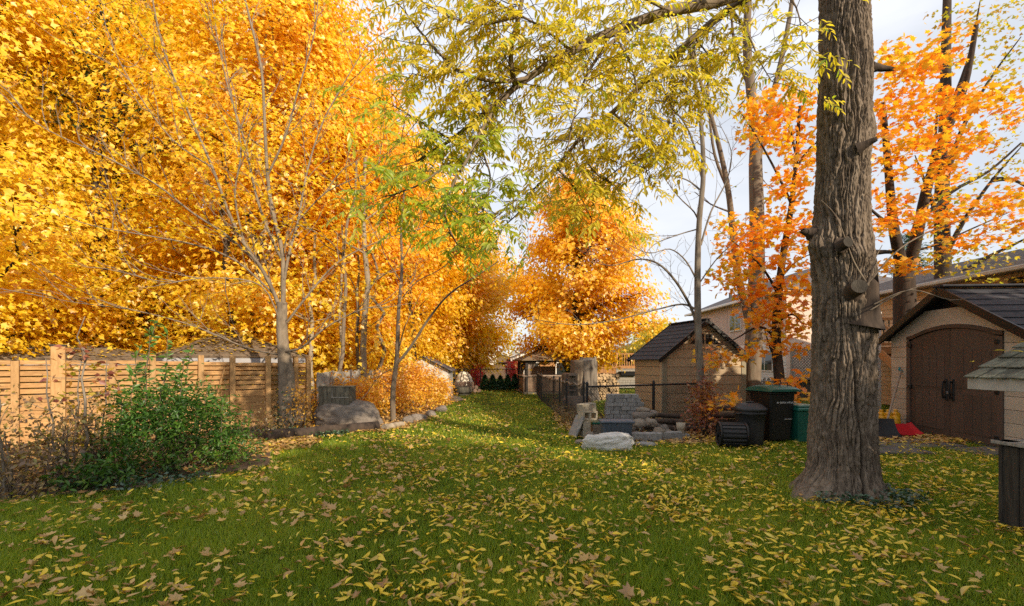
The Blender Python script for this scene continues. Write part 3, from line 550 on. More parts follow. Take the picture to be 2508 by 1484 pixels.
def orange_maple():
    D = 11.2; b = Vector(((1912 - CX) / F * D, D, 0)); t = thing('orange_maple_tree', 'orange-leaved young maple left of and behind the big trunk', 'tree', b); w = MB()
    limb_tree(w, [(1912, 1040), (1908, 930), (1900, 830), (1906, 720), (1918, 620), (1938, 500), (1950, 380), (1958, 260)], D, .13, .03, 10, b)
    for path in [[(1905, 720), (1870, 660), (1830, 620), (1780, 580)], [(1910, 680), (1950, 640), (1990, 620)], [(1900, 830), (1860, 800), (1800, 830), (1750, 850)], [(1938, 500), (1900, 420), (1850, 330), (1810, 270)], [(1945, 420), (1985, 360), (2040, 330)], [(1902, 790), (1940, 770), (1970, 800)], [(1950, 380), (1930, 300), (1920, 230)], [(1908, 900), (1885, 850), (1870, 800)]]:
        limb_tree(w, path, [D - .2 * i for i in range(len(path))], .035, .006, 6, b)
    w.build('trunk', 'bark_dark', t)
    defs = [(1905, 235, 60, 28), (1850, 270, 65, 32), (1950, 270, 50, 40), (1880, 330, 60, 36), (1940, 350, 55, 45), (1960, 430, 40, 50), (1930, 470, 30, 40), (1830, 545, 85, 34), (1900, 530, 60, 45), (1960, 560, 40, 50), (1790, 600, 55, 30), (1860, 620, 70, 40), (1780, 690, 55, 26), (1850, 700, 60, 40), (1940, 660, 45, 60), (1930, 730, 60, 40), (1890, 770, 50, 30), (1830, 775, 50, 20), (1950, 800, 45, 45), (1890, 850, 60, 25), (1790, 868, 60, 13), (1740, 880, 26, 12), (1960, 960, 28, 30, 10.4), (1930, 940, 20, 20, 10.4), (1775, 985, 40, 10, 9.4)]
    leaf_obj('crown', 'orange', t, [sprays(clusters(defs, D - .2, 1.7, b), .36, 17, .125, T_MAPHI, .22, up=.62)])
orange_maple()
def right_trees():
    D = 13.2; b = Vector(((2222 - CX) / F * D, D, 0)); BK = 'bark_dark'; t = thing('twin_trunk_maple_tree', 'twin-stemmed brown maple with orange leaves behind the cream shed', 'tree', b); w = MB()
    limb_tree(w, [(2228, 1010), (2224, 900), (2216, 790), (2214, 700), (2212, 660)], D, .31, .23, 12, b)
    for path, r, r1 in [([(2212, 680), (2200, 620), (2188, 560), (2180, 480), (2172, 380), (2160, 250)], .16, .06), ([(2214, 680), (2236, 610), (2252, 540), (2272, 450), (2310, 340), (2360, 220), (2390, 60)], .17, .05), ([(2252, 540), (2330, 470), (2420, 420), (2500, 350)], .06, .02), ([(2190, 560), (2140, 520), (2100, 480)], .05, .02), ([(2272, 450), (2290, 330), (2300, 200)], .05, .02), ([(2216, 620), (2290, 600), (2380, 560), (2470, 520)], .04, .01)]:
        limb_tree(w, path, [D - .3 * i for i in range(len(path))], r, r1, 9, b)
    w.build('trunk', 'bark_dark', t)
    defs = [(2180, 130, 40, 40), (2220, 170, 60, 50), (2290, 150, 50, 40), (2340, 100, 30, 24), (2200, 260, 55, 60), (2270, 260, 70, 60), (2350, 250, 70, 40), (2440, 240, 60, 34), (2490, 270, 40, 30), (2190, 370, 55, 60), (2270, 360, 60, 50), (2350, 350, 60, 50), (2290, 430, 60, 40), (2170, 480, 40, 40), (2230, 540, 80, 30), (2330, 520, 70, 34), (2420, 500, 70, 34), (2490, 470, 40, 40), (2170, 560, 40, 26), (2200, 650, 50, 26), (2160, 640, 30, 26), (2350, 590, 60, 24), (2440, 560, 50, 24), (2500, 530, 30, 26)]
    leaf_obj('crown', 'orange', t, [sprays(clusters(defs, 10.4, 1.6, b, 1.0), .36, 16, .12, T_MAPHI, .2, up=.66)])
    D = 15.4; b = Vector(((2310 - CX) / F * D, D, 0)); t = thing('olive_leaved_tree', 'olive-leaved tree at the top right corner, in front of the bungalow', 'tree', b); w = MB()
    limb_tree(w, [(2312, 1000), (2312, 800), (2308, 640), (2306, 480), (2314, 300), (2316, 120), (2320, -40)], D, .28, .10, 11, b)
    for path in [[(2308, 640), (2360, 540), (2430, 440), (2500, 360)], [(2306, 480), (2350, 330), (2420, 200), (2500, 90)], [(2314, 300), (2370, 150), (2400, 0)], [(2306, 560), (2270, 460), (2240, 380)], [(2312, 700), (2400, 640), (2480, 600), (2540, 570)], [(2430, 440), (2480, 440), (2530, 470)]]:
        limb_tree(w, path, [D - .5 * i for i in range(len(path))], .09, .012, 7, b)
    w.build('trunk', 'bark_dark', t)
    defs = [(2400, 40, 70, 50), (2470, 100, 60, 60), (2380, 140, 60, 40), (2490, 20, 40, 40), (2330, 60, 30, 50), (2460, 190, 50, 40), (2300, 300, 40, 40), (2420, 320, 60, 40), (2480, 380, 50, 40), (2400, 440, 50, 30), (2350, 470, 40, 30), (2480, 600, 40, 40), (2430, 640, 60, 24), (2300, 640, 60, 34), (2350, 620, 50, 30), (2290, 560, 40, 30), (2430, 690, 40, 16), (2490, 690, 30, 20)]
    leaf_obj('crown', 'olive', t, [sprays(clusters(defs, 12.5, .95, b, 1.3), .38, 13, .105, T_MAP, .25, up=.6)])
right_trees()

# ---- the big trunk in front, its limbs and the hanging compound leaves
def vnoise(u, v, pu, seed):
    """smooth value noise, periodic in u"""
    g = np.random.default_rng(seed).uniform(-1, 1, (pu, 512)); iu = np.floor(u).astype(int); iv = np.floor(v).astype(int); fu = u - iu; fv = v - iv
    fu = fu * fu * (3 - 2 * fu); fv = fv * fv * (3 - 2 * fv)
    a = g[iu % pu, iv % 512]; b = g[(iu + 1) % pu, iv % 512]; c = g[iu % pu, (iv + 1) % 512]; d = g[(iu + 1) % pu, (iv + 1) % 512]
    return (a * (1 - fu) + b * fu) * (1 - fv) + (c * (1 - fu) + d * fu) * fv
def big_trunk():
    D = 5.75; base = Vector(((2066 - CX) / F * D, D, 0)); t = thing('walnut_tree', 'massive furrowed grey trunk in front at right, with limbs reaching over the lawn', 'tree', base)
    prof = [(-.08, 2066, 94), (.02, 2066, 91), (.10, 2065, 88), (.22, 2064, 86), (.4, 2062, 83), (.7, 2062, 80), (1.1, 2064, 76), (1.55, 2066, 75), (2.0, 2066, 74), (2.35, 2066, 75), (2.6, 2064, 76), (2.9, 2061, 73), (3.2, 2060, 67), (3.7, 2064, 63), (4.3, 2068, 62), (5.0, 2070, 62), (5.6, 2068, 60), (6.5, 2066, 58), (7.5, 2064, 50), (9, 2070, 36)]
    nt, nz = 480, 800; zs = np.linspace(-.08, 8.5, nz); cx = np.interp(zs, [p[0] for p in prof], [(p[1] - 2066) / F * D for p in prof]); rr = np.interp(zs, [p[0] for p in prof], [p[2] / F * D * .84 for p in prof])
    th = np.linspace(0, 2 * np.pi, nt, endpoint=False); TH, Z = np.meshgrid(th, zs); U = TH / (2 * np.pi)
    lowf = vnoise(U * 5, Z * .9, 5, 3) * .05 + vnoise(U * 9, Z * 1.6, 9, 4) * .022
    flare = np.maximum(0, .42 - Z) ** 2 * (.35 + .45 * np.cos(TH * 5 + .6) + 1.5 * np.maximum(0, np.cos(TH - 3.4)) ** 3)
    warp = vnoise(U * 10, Z * 2.6, 10, 5) * 1.1 + vnoise(U * 30, Z * 7, 30, 15) * .45
    a1 = vnoise(U * 70 + warp * 1.2, Z * 2.2, 70, 6); a2 = vnoise(U * 108 + warp * 1.6, Z * 4.2, 108, 7); a3 = vnoise(U * 110, Z * 30, 110, 8)
    furrow = np.exp(-(a1 / .17) ** 2) * .6 + np.exp(-(a2 / .16) ** 2) * .4
    Rr = rr[:, None] * (1 + lowf) + flare + - furrow * .058 + a3 * .010 + .02
    crack = np.exp(-((TH - (4.55 + .12 * np.sin(Z * 3.1))) / .034) ** 2) * np.clip((1.7 - Z) / .6, 0, 1) * .10; Rr -= crack
    for (zz, ta, sz, hgt) in [(2.92, 3.35, .16, .11), (2.75, 4.6, .10, .07), (3.0, 6.2, .1, .05), (4.25, 5.9, .14, .05)]:
        Rr += hgt * np.exp(-((Z - zz) / sz) ** 2 - (np.angle(np.exp(1j * (TH - ta))) / (sz / .36)) ** 2)
    V = np.stack([cx[:, None] + Rr * np.cos(TH), Rr * np.sin(TH), Z], 2).reshape(-1, 3)
    i0 = (np.arange(nz - 1)[:, None] * nt + np.arange(nt)[None]); i1 = (np.arange(nz - 1)[:, None] * nt + (np.arange(nt)[None] + 1) % nt)
    Fq = np.stack([i0, i1, i1 + nt, i0 + nt], 2).reshape(-1, 4)
    link('trunk', raw_mesh('trunk', V, [(4, Fq)], True), mk('furrowed_bark', (.16, .122, .09), (.055, .04, .03), 20, .95, .8, (1, 1, .25), c3=(.26, .21, .165), bscale=70), t)
    # sawn and broken stubs
    def stub(x, y, dx, dy, dz, L_, r, jag, name='branch_stub', d=D - .3):
        p = at(x, y, d) - base; q = p + Vector((dx, dy, dz)).normalized() * L_; w = MB(); n = 14; pts = wob(p, q, 5, .02); u = []
        w.tube(pts, [r * 1.5, r * 1.15, r * (.92 if jag else 1), r * (.8 if jag else 1), r * (.7 if jag else .97), r * (.6 if jag else .95)], n, False)
        ring = w.v[-n:]; tip = Vector((dx, dy, dz)).normalized()
        if jag:
            V2 = []; 
            for k, pnt in enumerate(ring):
                V2 += [pnt, tuple(Vector(pnt).lerp(q, R.uniform(.1, .5)) + tip * R.uniform(.2, 1) * jag)]
            V2.append(tuple(q)); w.add(V2, [(2 * k, (2 * k + 2) % (2 * n), 2 * k + 1) for k in range(n)] + [(2 * k + 1, (2 * k + 2) % (2 * n), 2 * n) for k in range(n)])
            o = w.build(name, 'bark_dark', t)
        else:
            o = w.build(name, 'bark_dark', t); cutm = MB().add(ring, [tuple(range(n))]); cutm.build('cut_face', 'blackwood', o)
    stub(2085, 715, -.25, -1, .2, .2, .085, 0, d=D - .25)
    stub(2108, 800, .1, -.12, 1, .5, .16, .11, d=D - .17)
    stub(2098, 365, .75, -.6, .35, .17, .05, .05, d=D - .27)
    stub(2132, 165, 1, -.1, -.15, .22, .045, .06, d=D)
    stub(2118, 618, 1, -.05, .0, .3, .035, .02, d=D + .1)
    stub(1988, 572, -1, -.2, .2, .12, .06, .05, d=D)
    stub(2060, 600, .1, -1, .1, .10, .06, 0, d=D - .3)
    w = MB(); tp = []
    for path in [[(2120, 690), (2090, 640), (2060, 560), (2040, 520), (2010, 490)], [(2120, 700), (2190, 620), (2260, 575), (2350, 540), (2430, 500)], [(2130, 760), (2210, 715), (2300, 690)], [(2140, 745), (2230, 710), (2330, 735), (2400, 720)], [(2125, 700), (2140, 640), (2160, 600)]]:
        limb_tree(w, path, [D - .4 + .05 * i for i in range(len(path))], .010, .003, 5, base)
    w.build('sucker_shoots', 'bark_mid', t)
    # limbs
    w = MB(); tw = MB(); LV = []; LG = []
    limbs = [([(2040, -190), (1900, -60), (1770, 0), (1640, 28), (1500, 78), (1400, 125), (1340, 160), (1260, 215), (1190, 275), (1100, 345), (1020, 395)], [5.75, 5.6, 5.5, 5.4, 5.3, 5.2, 5.2, 5.2, 5.2, 5.2, 5.2], .078, .012, .2),
             ([(2050, -150), (1920, -60), (1790, 20), (1700, 92), (1600, 182), (1500, 275), (1425, 335), (1360, 410), (1300, 470)], [5.75, 5.7, 5.7, 5.8, 5.9, 6, 6, 6.1, 6.1], .06, .01, .12),
             ([(1262, 213), (1250, 130), (1270, 40), (1290, -60)], [5.2, 5.0, 4.9, 4.8], .03, .018, .1), ([(1300, 190), (1210, 200), (1120, 170), (1040, 90), (985, 20)], [5.2, 5.0, 4.9, 4.8, 4.8], .022, .006, .1),
             ([(1560, 60), (1480, 120), (1430, 200), (1405, 290), (1390, 360)], [5.3, 5.1, 5.0, 4.9, 4.9], .024, .006, .2), ([(1260, 215), (1190, 300), (1150, 380), (1110, 450), (1090, 530), (1120, 600)], [5.2, 5.0, 4.8, 4.7, 4.6, 4.6], .024, .006, 1),
             ([(1190, 275), (1180, 360), (1200, 430), (1190, 500)], [5.2, 5.1, 5, 5], .016, .005, 1), ([(1110, 345), (1050, 310), (1000, 280), (965, 260)], [5.2, 5.1, 5, 5], .012, .004, .9), ([(1100, 400), (1030, 450), (980, 470), (955, 480)], [4.9, 4.8, 4.7, 4.7], .012, .004, 1),
             ([(1425, 335), (1440, 400), (1480, 440), (1520, 450)], [6, 5.8, 5.7, 5.6], .018, .005, .1), ([(1500, 275), (1560, 330), (1600, 360), (1640, 390)], [6, 5.9, 5.8, 5.8], .016, .005, .1), ([(1360, 410), (1390, 440), (1420, 480), (1450, 540)], [6.1, 6, 5.9, 5.9], .012, .004, .1),
             ([(1300, 470), (1270, 520), (1230, 560), (1210, 610)], [6.1, 5.9, 5.8, 5.8], .012, .004, .8), ([(1700, 92), (1690, 160), (1640, 230), (1600, 300)], [5.8, 5.6, 5.5, 5.4], .018, .005, .1), ([(1640, 28), (1560, -10), (1450, -40)], [5.4, 5.1, 4.9], .02, .008, .1),
             ([(1790, 20), (1830, 80), (1860, 150), (1890, 200)], [5.7, 5.5, 5.4, 5.4], .016, .004, .1), ([(1900, -60), (1950, 20), (1965, 100)], [5.6, 5.3, 5.2], .014, .004, .1), ([(1080, 480), (1120, 520), (1190, 540), (1230, 520)], [4.7, 4.7, 4.8, 4.8], .01, .004, 1), ([(1400, 125), (1330, 70), (1240, 20), (1160, -20)], [5.2, 5, 4.9, 4.8], .018, .005, .05), ([(1270, 40), (1180, 60), (1100, 40), (1010, -10)], [4.9, 4.8, 4.7, 4.7], .014, .004, .05), ([(1120, 170), (1060, 190), (1010, 180)], [4.9, 4.9, 4.9], .01, .004, .1), ([(1600, 182), (1640, 250), (1650, 320), (1620, 380)], [5.9, 5.7, 5.6, 5.6], .014, .004, .05), ([(1500, 78), (1540, 150), (1560, 230), (1540, 300)], [5.3, 5.2, 5.1, 5.1], .014, .004, .05), ([(1700, 92), (1740, 150), (1730, 220)], [5.8, 5.7, 5.6], .012, .004, .05), ([(1480, 440), (1540, 400), (1590, 420)], [5.7, 5.6, 5.5], .01, .004, .05)]
    def compound(p, d, green):
        """a long leaf with paired leaflets, hanging"""
        d = Vector(d); d.z *= .35; d = (d.normalized() + Vector((0, 0, -.22))).normalized(); L_ = R.uniform(.2, .34); side = d.cross(Vector((R.gauss(0, .25), R.gauss(0, .25), 1))).normalized(); bend = Vector((0, 0, -.28)); k = R.randint(5, 7); nn = side.cross(d)
        pts = [p + d * L_ * q + bend * L_ * q * q for q in (0, .33, .66, 1)]; tw.tube(pts, [.002, .0018, .0015, .001], 3, False)
        for i in range(k):
            q = .2 + .8 * i / (k - 1); c = p + d * L_ * q + bend * L_ * q * q
            for s in ((-1, 1) if i < k - 1 else (0,)): (LG if R.random() < green else LV).append((c, (side * s * .8 + d * (.5 if s else 1.2) + Vector((R.gauss(0, .15), R.gauss(0, .15), -.55 + R.gauss(0, .25)))), Vector((R.gauss(0, .4), R.gauss(-.5, .4), .8)), R.uniform(.075, .115) * (1 - .25 * abs(q - .6))))
    for path, dd, r0, r1, green in limbs:
        p = limb_tree(w, path, dd, r0, r1, 9 if r0 > .05 else 6, base)
        start = 2 if r0 < .05 else 9
        for i in range(start, len(p)):
            for _ in range((1 if green > .5 and i % 3 else 2) if r0 < .05 else 3):
                d = Vector((R.gauss(-.25, .7), R.gauss(-.05, .6), R.gauss(-.02, .5))); q = p[i]; tl = R.uniform(.25, .65); e = [q]; dn = d.normalized()
                for s in range(4): dn = (dn + Vector((R.gauss(0, .2), R.gauss(0, .2), R.gauss(0, .15)))).normalized(); e.append(e[-1] + dn * tl / 4)
                tw.tube(e, lin(.005 if r0 > .02 else .004, .0015, 5), 4, False)
                for s in (1, 2, 3, 4, 4):
                    if R.random() < .47: compound(e[s], dn + Vector((R.gauss(0, .7), R.gauss(0, .7), R.gauss(0, .3))), green)
    w.build('limb', 'bark_mid', t); tw.build('twigs', 'bark_dark', t)
    for nm, L_, mt in (('crown', LV, 'walnut'), ('green_crown', LG, 'walnut_green')):
        P = np.array([tuple(a[0]) for a in L_]); h = nrm(np.array([tuple(a[1]) for a in L_])); N_ = nrm(np.array([tuple(a[2]) for a in L_])); s = np.array([a[3] for a in L_]); tv, tf = T_LANCE
        N_ = nrm(N_ - h * np.sum(N_ * h, 1, keepdims=True)); u = np.cross(h, N_)
        V = P[:, None] + s[:, None, None] * (tv[None, :, 0, None] * 1.1 * u[:, None] + tv[None, :, 1, None] * h[:, None] + tv[None, :, 2, None] * N_[:, None])
        leaf_obj(nm, mt, t, [(V.reshape(-1, 3), ((np.arange(len(P)) * len(tv))[:, None, None] + tf[None]).reshape(-1, 3))])
    # upper crown above the picture
    C = np.stack([rng.normal(1.2, 1.3, 36), rng.normal(-.5, 1.3, 36), rng.uniform(7.6, 11, 36)], 1)
    w = MB()
    for c in C[::6]: w.tube(wob((0, 0, 6.8), tuple(c), 5, .04), lin(.09, .01, 6), 6, False)
    w.build('upper_limb', 'bark_mid', t); leaf_obj('upper_crown', 'walnut', t, [sprays(C, .7, 30, .11, T_KITE, .4, up=.5)])
big_trunk()
# unseen trees added on the sunny side to shade lawn and right yard
for i, (x, y, h, Rc) in enumerate([(11, -8, 9, 4.2), (4.6, -6.8, 7.2, 3.2), (16.5, -2.5, 9, 3.4), (12.3, 2.0, 8.2, 2.8)]):
    leafy_tree('added_shade_tree', ['unseen tree added for shade behind the viewpoint, to the right', 'low unseen tree added for shade straight behind the viewpoint', 'unseen tree added for shade beside the viewpoint, by the bungalow', 'small unseen tree added for shade at the near corner of the bungalow'][i], (x, y, 0), h, Rc, 2.2, 'olive', T_KITE, 300, 46, .34, .3, 'bark_mid', None)
# ------------------------------------------------------------------ timber fence on the left
def timber_fence():
    a = Vector((-10.6, 7.0, 0)); b = Vector((-4.98, 11.75, 0)); d = (b - a); L_ = d.length; rz = math.atan2(d.y, d.x)
    t = thing('timber_fence', 'cedar fence of horizontal boards with square posts, left of the lawn', 'fence', a, rz)
    pm = MB().box((0, -.05, .82), (.105, .105, 1.72), 0, .006).mesh('post'); cap = None
    xs = [0]; 
    def xat(px):                                          # station along the fence seen at column px
        k = (px - CX) / F; u = d / L_; return (k * a.y - a.x) / (u.x - k * u.y)
    posts = [xat(p) for p in (38, 143, 275, 373, 491, 568, 655, 722, 753)]; posts = [posts[0] - 1.3] + posts
    big = 2
    for i, x in enumerate(posts):
        if i == big:
            p = MB().box((x, -.02, .9), (.2, .2, 1.86), 0, .008).build('post', 'cedar_post', t); MB().box((x, -.02, 1.845), (.235, .235, .03), 0, .006).build('post_cap', 'bronze', p)
        else:
            hgt = 0 if i in (1, 3) else .06 if i < 4 else .10
            o = link('post', pm, 'cedar_post', t, (x, 0, hgt - .1 if hgt else -.12))
    for i in range(len(posts) - 1):
        x0, x1 = posts[i] + .055, posts[i + 1] - .055; w = x1 - x0; xm = (x0 + x1) / 2; drop = 0 if i < 4 else .03 * (i - 3) * .5
        if i == 1: w -= .05; xm -= .025
        if i == 2: w -= .05; xm += .025
        top = 1.56 - drop
        bx('top_rail', 'cedar', t, (xm, -.03, top - .03), (w, .05, .075), ch=.005)
        nar = MB().box((0, 0, 0), (w, .022, .085), 0, .003).mesh('board'); wide = MB().box((0, 0, 0), (w, .022, .138), 0, .003).mesh('board')
        z = top - .075 - .045
        for k in range(5): link('board', nar, 'cedar', t, (xm, .008 + R.uniform(-.003, .003), z), (0, R.gauss(0, .0025), 0)); z -= .107
        z -= .028
        while z > .02: link('board', wide, 'cedar', t, (xm, .008 + R.uniform(-.003, .003), z), (0, R.gauss(0, .0025), 0)); z -= .1445
        if w > .95: bx('batten', 'cedar_post', t, (xm + .02, -.028, .73), (.07, .04, 1.42), ch=.004)
        if i == 5: MB().bar((x0 + .08, -.045, .15), (x1 - .1, -.045, top - .12), .09, .03, .004).build('gate_brace', 'cedar', t)
    return t
timber_fence()
def picket_old():
    a = Vector((-5.05, 12.6, 0)); b = Vector((-4.55, 19.2, 0)); d = b - a; rz = math.atan2(d.y, d.x); t = thing('board_fence', 'old grey fence of upright boards behind the wooden box', 'fence', a, rz)
    m = MB().box((0, 0, .62), (.132, .02, 1.3), 0, .004).mesh('picket'); n = int(d.length / .142)
    for i in range(n): link('picket', m, 'greywood', t, (i * .142, R.uniform(-.006, .006), R.uniform(-.03, .03)), (0, R.gauss(0, .008), 0))
    for z in (.3, 1.0): bx('rail', 'greywood', t, (d.length / 2, .04, z), (d.length, .05, .08))
picket_old()

# ------------------------------------------------------------------ pavilions behind the timber fence
def hip_roof(t, hx, hy, z0, z1, ridge, mat, n=13, th=.03):
    """courses of shingle, each lapped over the one below"""
    for k in range(n):
        q0, q1 = k / n, (k + 1) / n + .012; ax, ay = hx + (ridge - hx) * q0, hy * (1 - q0); bx_, by = hx + (ridge - hx) * q1, hy * (1 - q1); by = max(by, .01); bx_ = max(bx_, .01)
        za, zb = z0 + (z1 - z0) * q0 + th, z0 + (z1 - z0) * min(q1, 1)
        V = [(-ax, -ay, za), (ax, -ay, za), (ax, ay, za), (-ax, ay, za), (-bx_, -by, zb), (bx_, -by, zb), (bx_, by, zb), (-bx_, by, zb), (-ax, -ay, za - th), (ax, -ay, za - th), (ax, ay, za - th), (-ax, ay, za - th)]
        Fs = [(0, 1, 5, 4), (1, 2, 6, 5), (2, 3, 7, 6), (3, 0, 4, 7), (8, 9, 1, 0), (9, 10, 2, 1), (10, 11, 3, 2), (11, 8, 0, 3)]
        if k == n - 1: Fs.append((4, 5, 6, 7))
        MB().add(V, Fs).build('shingle_course', mat, t)
    for sx in (-1, 1):
        for sy in (-1, 1): MB().bar((sx * hx, sy * hy, z0 + th + .01), (sx * ridge, 0, z1 + .012), .16, .025, .004).build('hip_cap', mat, t)
def pavilion(label, c, rz, hx, hy, z0, z1, ridge):
    t = thing('garden_pavilion', label, 'pavilion', c, rz, 'garden pavilions'); hip_roof(t, hx, hy, z0, z1, ridge, 'shingle')
    for s in (-1, 1):
        bx('fascia', 'grey_trim', t, (0, s * (hy - .03), z0 - .06), (2 * hx - .06, .04, .14)); bx('fascia', 'grey_trim', t, (s * (hx - .03), 0, z0 - .06), (.04, 2 * hy - .14, .14))
    for sx in (-1, 1):
        for sy in (-1, 1): bx('post', 'greywood', t, (sx * (hx - .35), sy * (hy - .35), (z0 - .13) / 2), (.14, .14, z0 - .13))
    bx('ceiling', 'darkwood', t, (0, 0, z0 - .05), (2 * hx - .1, 2 * hy - .1, .03))
    n = 1100; P = []; hd = []
    for _ in range(n):
        s = R.choice((-1, 1)); q = R.random() ** .7; u = R.uniform(-1, 1)
        if R.random() < .55: p = (u * (hx + (ridge - hx) * q) * .96, s * hy * (1 - q) * .97, z0 + (z1 - z0) * q + .075)
        else: p = (s * (hx + (ridge - hx) * q) * .97, u * hy * (1 - q) * .96, z0 + (z1 - z0) * q + .075)
        P.append(p)
    o = leaf_obj('leaf_litter', 'fallen', t, [leaves(np.array(P), .13 * rng.uniform(.6, 1.2, n), T_MAP, .9)]); o['kind'] = 'stuff'
pavilion('pavilion with leaf-strewn pyramid shingle roof, right of the two behind the fence', ((560 - CX) / F * 14.2, 14.2, 0), .72, 1.75, 1.75, 1.64, 2.42, .12)
pavilion('lower leaf-covered pavilion roof at the left edge behind the fence post', ((120 - CX) / F * 13.6, 13.6, 0), .72, 2.6, 1.7, 1.56, 2.02, 1.0)

# ------------------------------------------------------------------ low shed, woodpile, dome, far end of the lawn
def low_shed():
    t = thing('garden_shed', 'low white-walled shed with grey roof, half hidden by golden shrubs', 'shed', (-3.62, 20.4, 0), .05)
    for s in (-1, 1): MB().box((s * 1.0, 0, .6), (.05, 2.2, 1.25), 0, .004).build('wall', 'offwhite', t)
    for s in (-1, 1): MB().prism([(-1.0, 0), (1.0, 0), (1.0, 1.22), (0, 1.72), (-1.0, 1.22)], 1, s * 1.1 - .025, s * 1.1 + .025).build('gable_wall', 'offwhite', t)
    for s in (-1, 1):
        for k in range(7):
            x = s * (1.18 - k * .168); z = 1.18 + k * .084; o = MB().box((0, 0, 0), (.2, 2.6, .02), 0, .002, ry=s * .46).build('shingle_course', 'shingle_grey', t, (x - s * .08, 0, z + .03))
    for k in range(7): bx('siding_board', 'offwhite', t, (1.035, 0, .12 + k * .17), (.02, 2.22, .16))
low_shed()
def log_mesh(L_, r, n=9):
    m = MB(); V = [(math.cos(2 * math.pi * k / n) * r * R.uniform(.9, 1.06), y, math.sin(2 * math.pi * k / n) * r * R.uniform(.9, 1.06)) for y in (-L_ / 2, L_ / 2) for k in range(n)]
    m.add(V, [(k, (k + 1) % n, (k + 1) % n + n, k + n) for k in range(n)], True); m.add(V[:n], [tuple(range(n))[::-1]]); m.add(V[n:], [tuple(range(n))])
    me = m.mesh('firewood_log'); return me
def log_pile(origin, rz, widths, r, L_, bark, end, label, group, cat='log'):
    ms = []
    for k in range(5):
        me = log_mesh(L_ * R.uniform(.9, 1.05), r * (.8 + .1 * k)); me.materials.append(M[bark]); me.materials.append(M[end]); idx = [1 if len(p.vertices) > 4 else 0 for p in me.polygons]; me.polygons.foreach_set('material_index', idx); ms.append(me)
    Mx = Matrix.Translation(origin) @ Matrix.Rotation(rz, 4, 'Z'); z = r * .95
    for row, w in enumerate(widths):
        n = max(1, int(w / (2 * r))); x0 = -n * r + (r if row % 2 else 0) * .6
        for i in range(n):
            p = Mx @ Vector((x0 + i * 2.02 * r + R.uniform(-.1, .1) * r, R.uniform(-.05, .05), z + R.uniform(-.08, .08) * r))
            o = link('firewood_log', R.choice(ms), None, None, p, (0, R.uniform(0, 6), rz + R.gauss(0, .04))); tag(o, label, cat, group)
        z += r * 1.76
log_pile(Vector(((1142 - CX) / F * 24.2, 24.2, 0)), .1, [1.6, 1.4, 1.15], .1, .5, 'bark_mid', 'endgrain_old', 'thick brown log in the far heap in front of the pale dome', 'logs heaped by the dome')
log_pile(Vector(((1488 - CX) / F * 19.6, 19.6, 0)), 0, [1.0] * 9, .066, .45, 'bark_dark', 'endgrain', 'round pale-ended firewood log stacked beside the dead stump', 'firewood stacked beside the stump')
def dome():
    t = thing('dome_tent', 'cream dome tent with dark hoops behind the log heap', 'tent', ((1135 - CX) / F * 27, 27, 0), .3); prof = [(.56 * math.cos(a), 1.0 * math.sin(a) ** .9) for a in [i * math.pi / 2 / 10 for i in range(11)]]; prof[-1] = (.02, 1.0)
    MB().lathe(prof, 24).build('canopy', 'dome', t)
    for k in range(3):
        a = k * math.pi / 3; pts = [(math.cos(a) * r * 1.015 * s, math.sin(a) * r * 1.015 * s, z * 1.01) for s, seq in ((-1, prof), (1, prof[::-1])) for r, z in seq]; MB().tube(pts, .018, 5).build('hoop', 'blackpaint', t)
dome()
t = thing('round_planter', 'half-barrel stump planter on the lawn edge in front of the log heap', 'planter', ((1132 - CX) / F * 22.6, 22.6, 0)); MB().lathe([(.38, -.02), (.42, .2), (.43, .36), (.36, .36), (.35, .28), (0.02, .28)], 18, smooth=False).build('tub', 'darkwood', t); MB().lathe([(.44, .08), (.445, .12)], 18).build('band', 'bronze', t)
cedar = thing('cedar_shrub', 'x', 'shrub', (0, 0, 0), 0, 'five conical cedars in a row')
cp = []; 
for k in range(1500):
    q = R.random(); a = R.uniform(0, 6.283); r = .34 * (1 - q) ** .75 * (.35 + .65 * R.random() ** .4) + .01; cp.append((math.cos(a) * r, math.sin(a) * r, .03 + 1.05 * q))
cp = np.array(cp); leaf_obj('foliage', 'needle', cedar, [leaves(cp, .12 * rng.uniform(.6, 1.2, len(cp)), T_KITE, .2, cp * [1, 1, .2] + [0, 0, .6], .6)]); MB().tube([(0, 0, -.05), (0, 0, .9)], [.03, .01], 6).build('stem', 'bark_mid', cedar)
lbs = ['leftmost conical cedar of the row of five', 'second conical cedar from the left in the row of five', 'middle conical cedar of the row of five', 'fourth conical cedar from the left in the row of five', 'conical cedar closest to the gazebo in the row of five']
for i, x in enumerate((1187, 1206, 1225, 1243, 1261)):
    loc = Vector(((x - CX) / F * 26, 26, 0)); c = cedar if i == 0 else copy_thing(cedar); c.location = loc; c.rotation_euler.z = i * 1.3; c.scale = (.8, .8, R.uniform(.66, .74)); c['label'] = lbs[i]
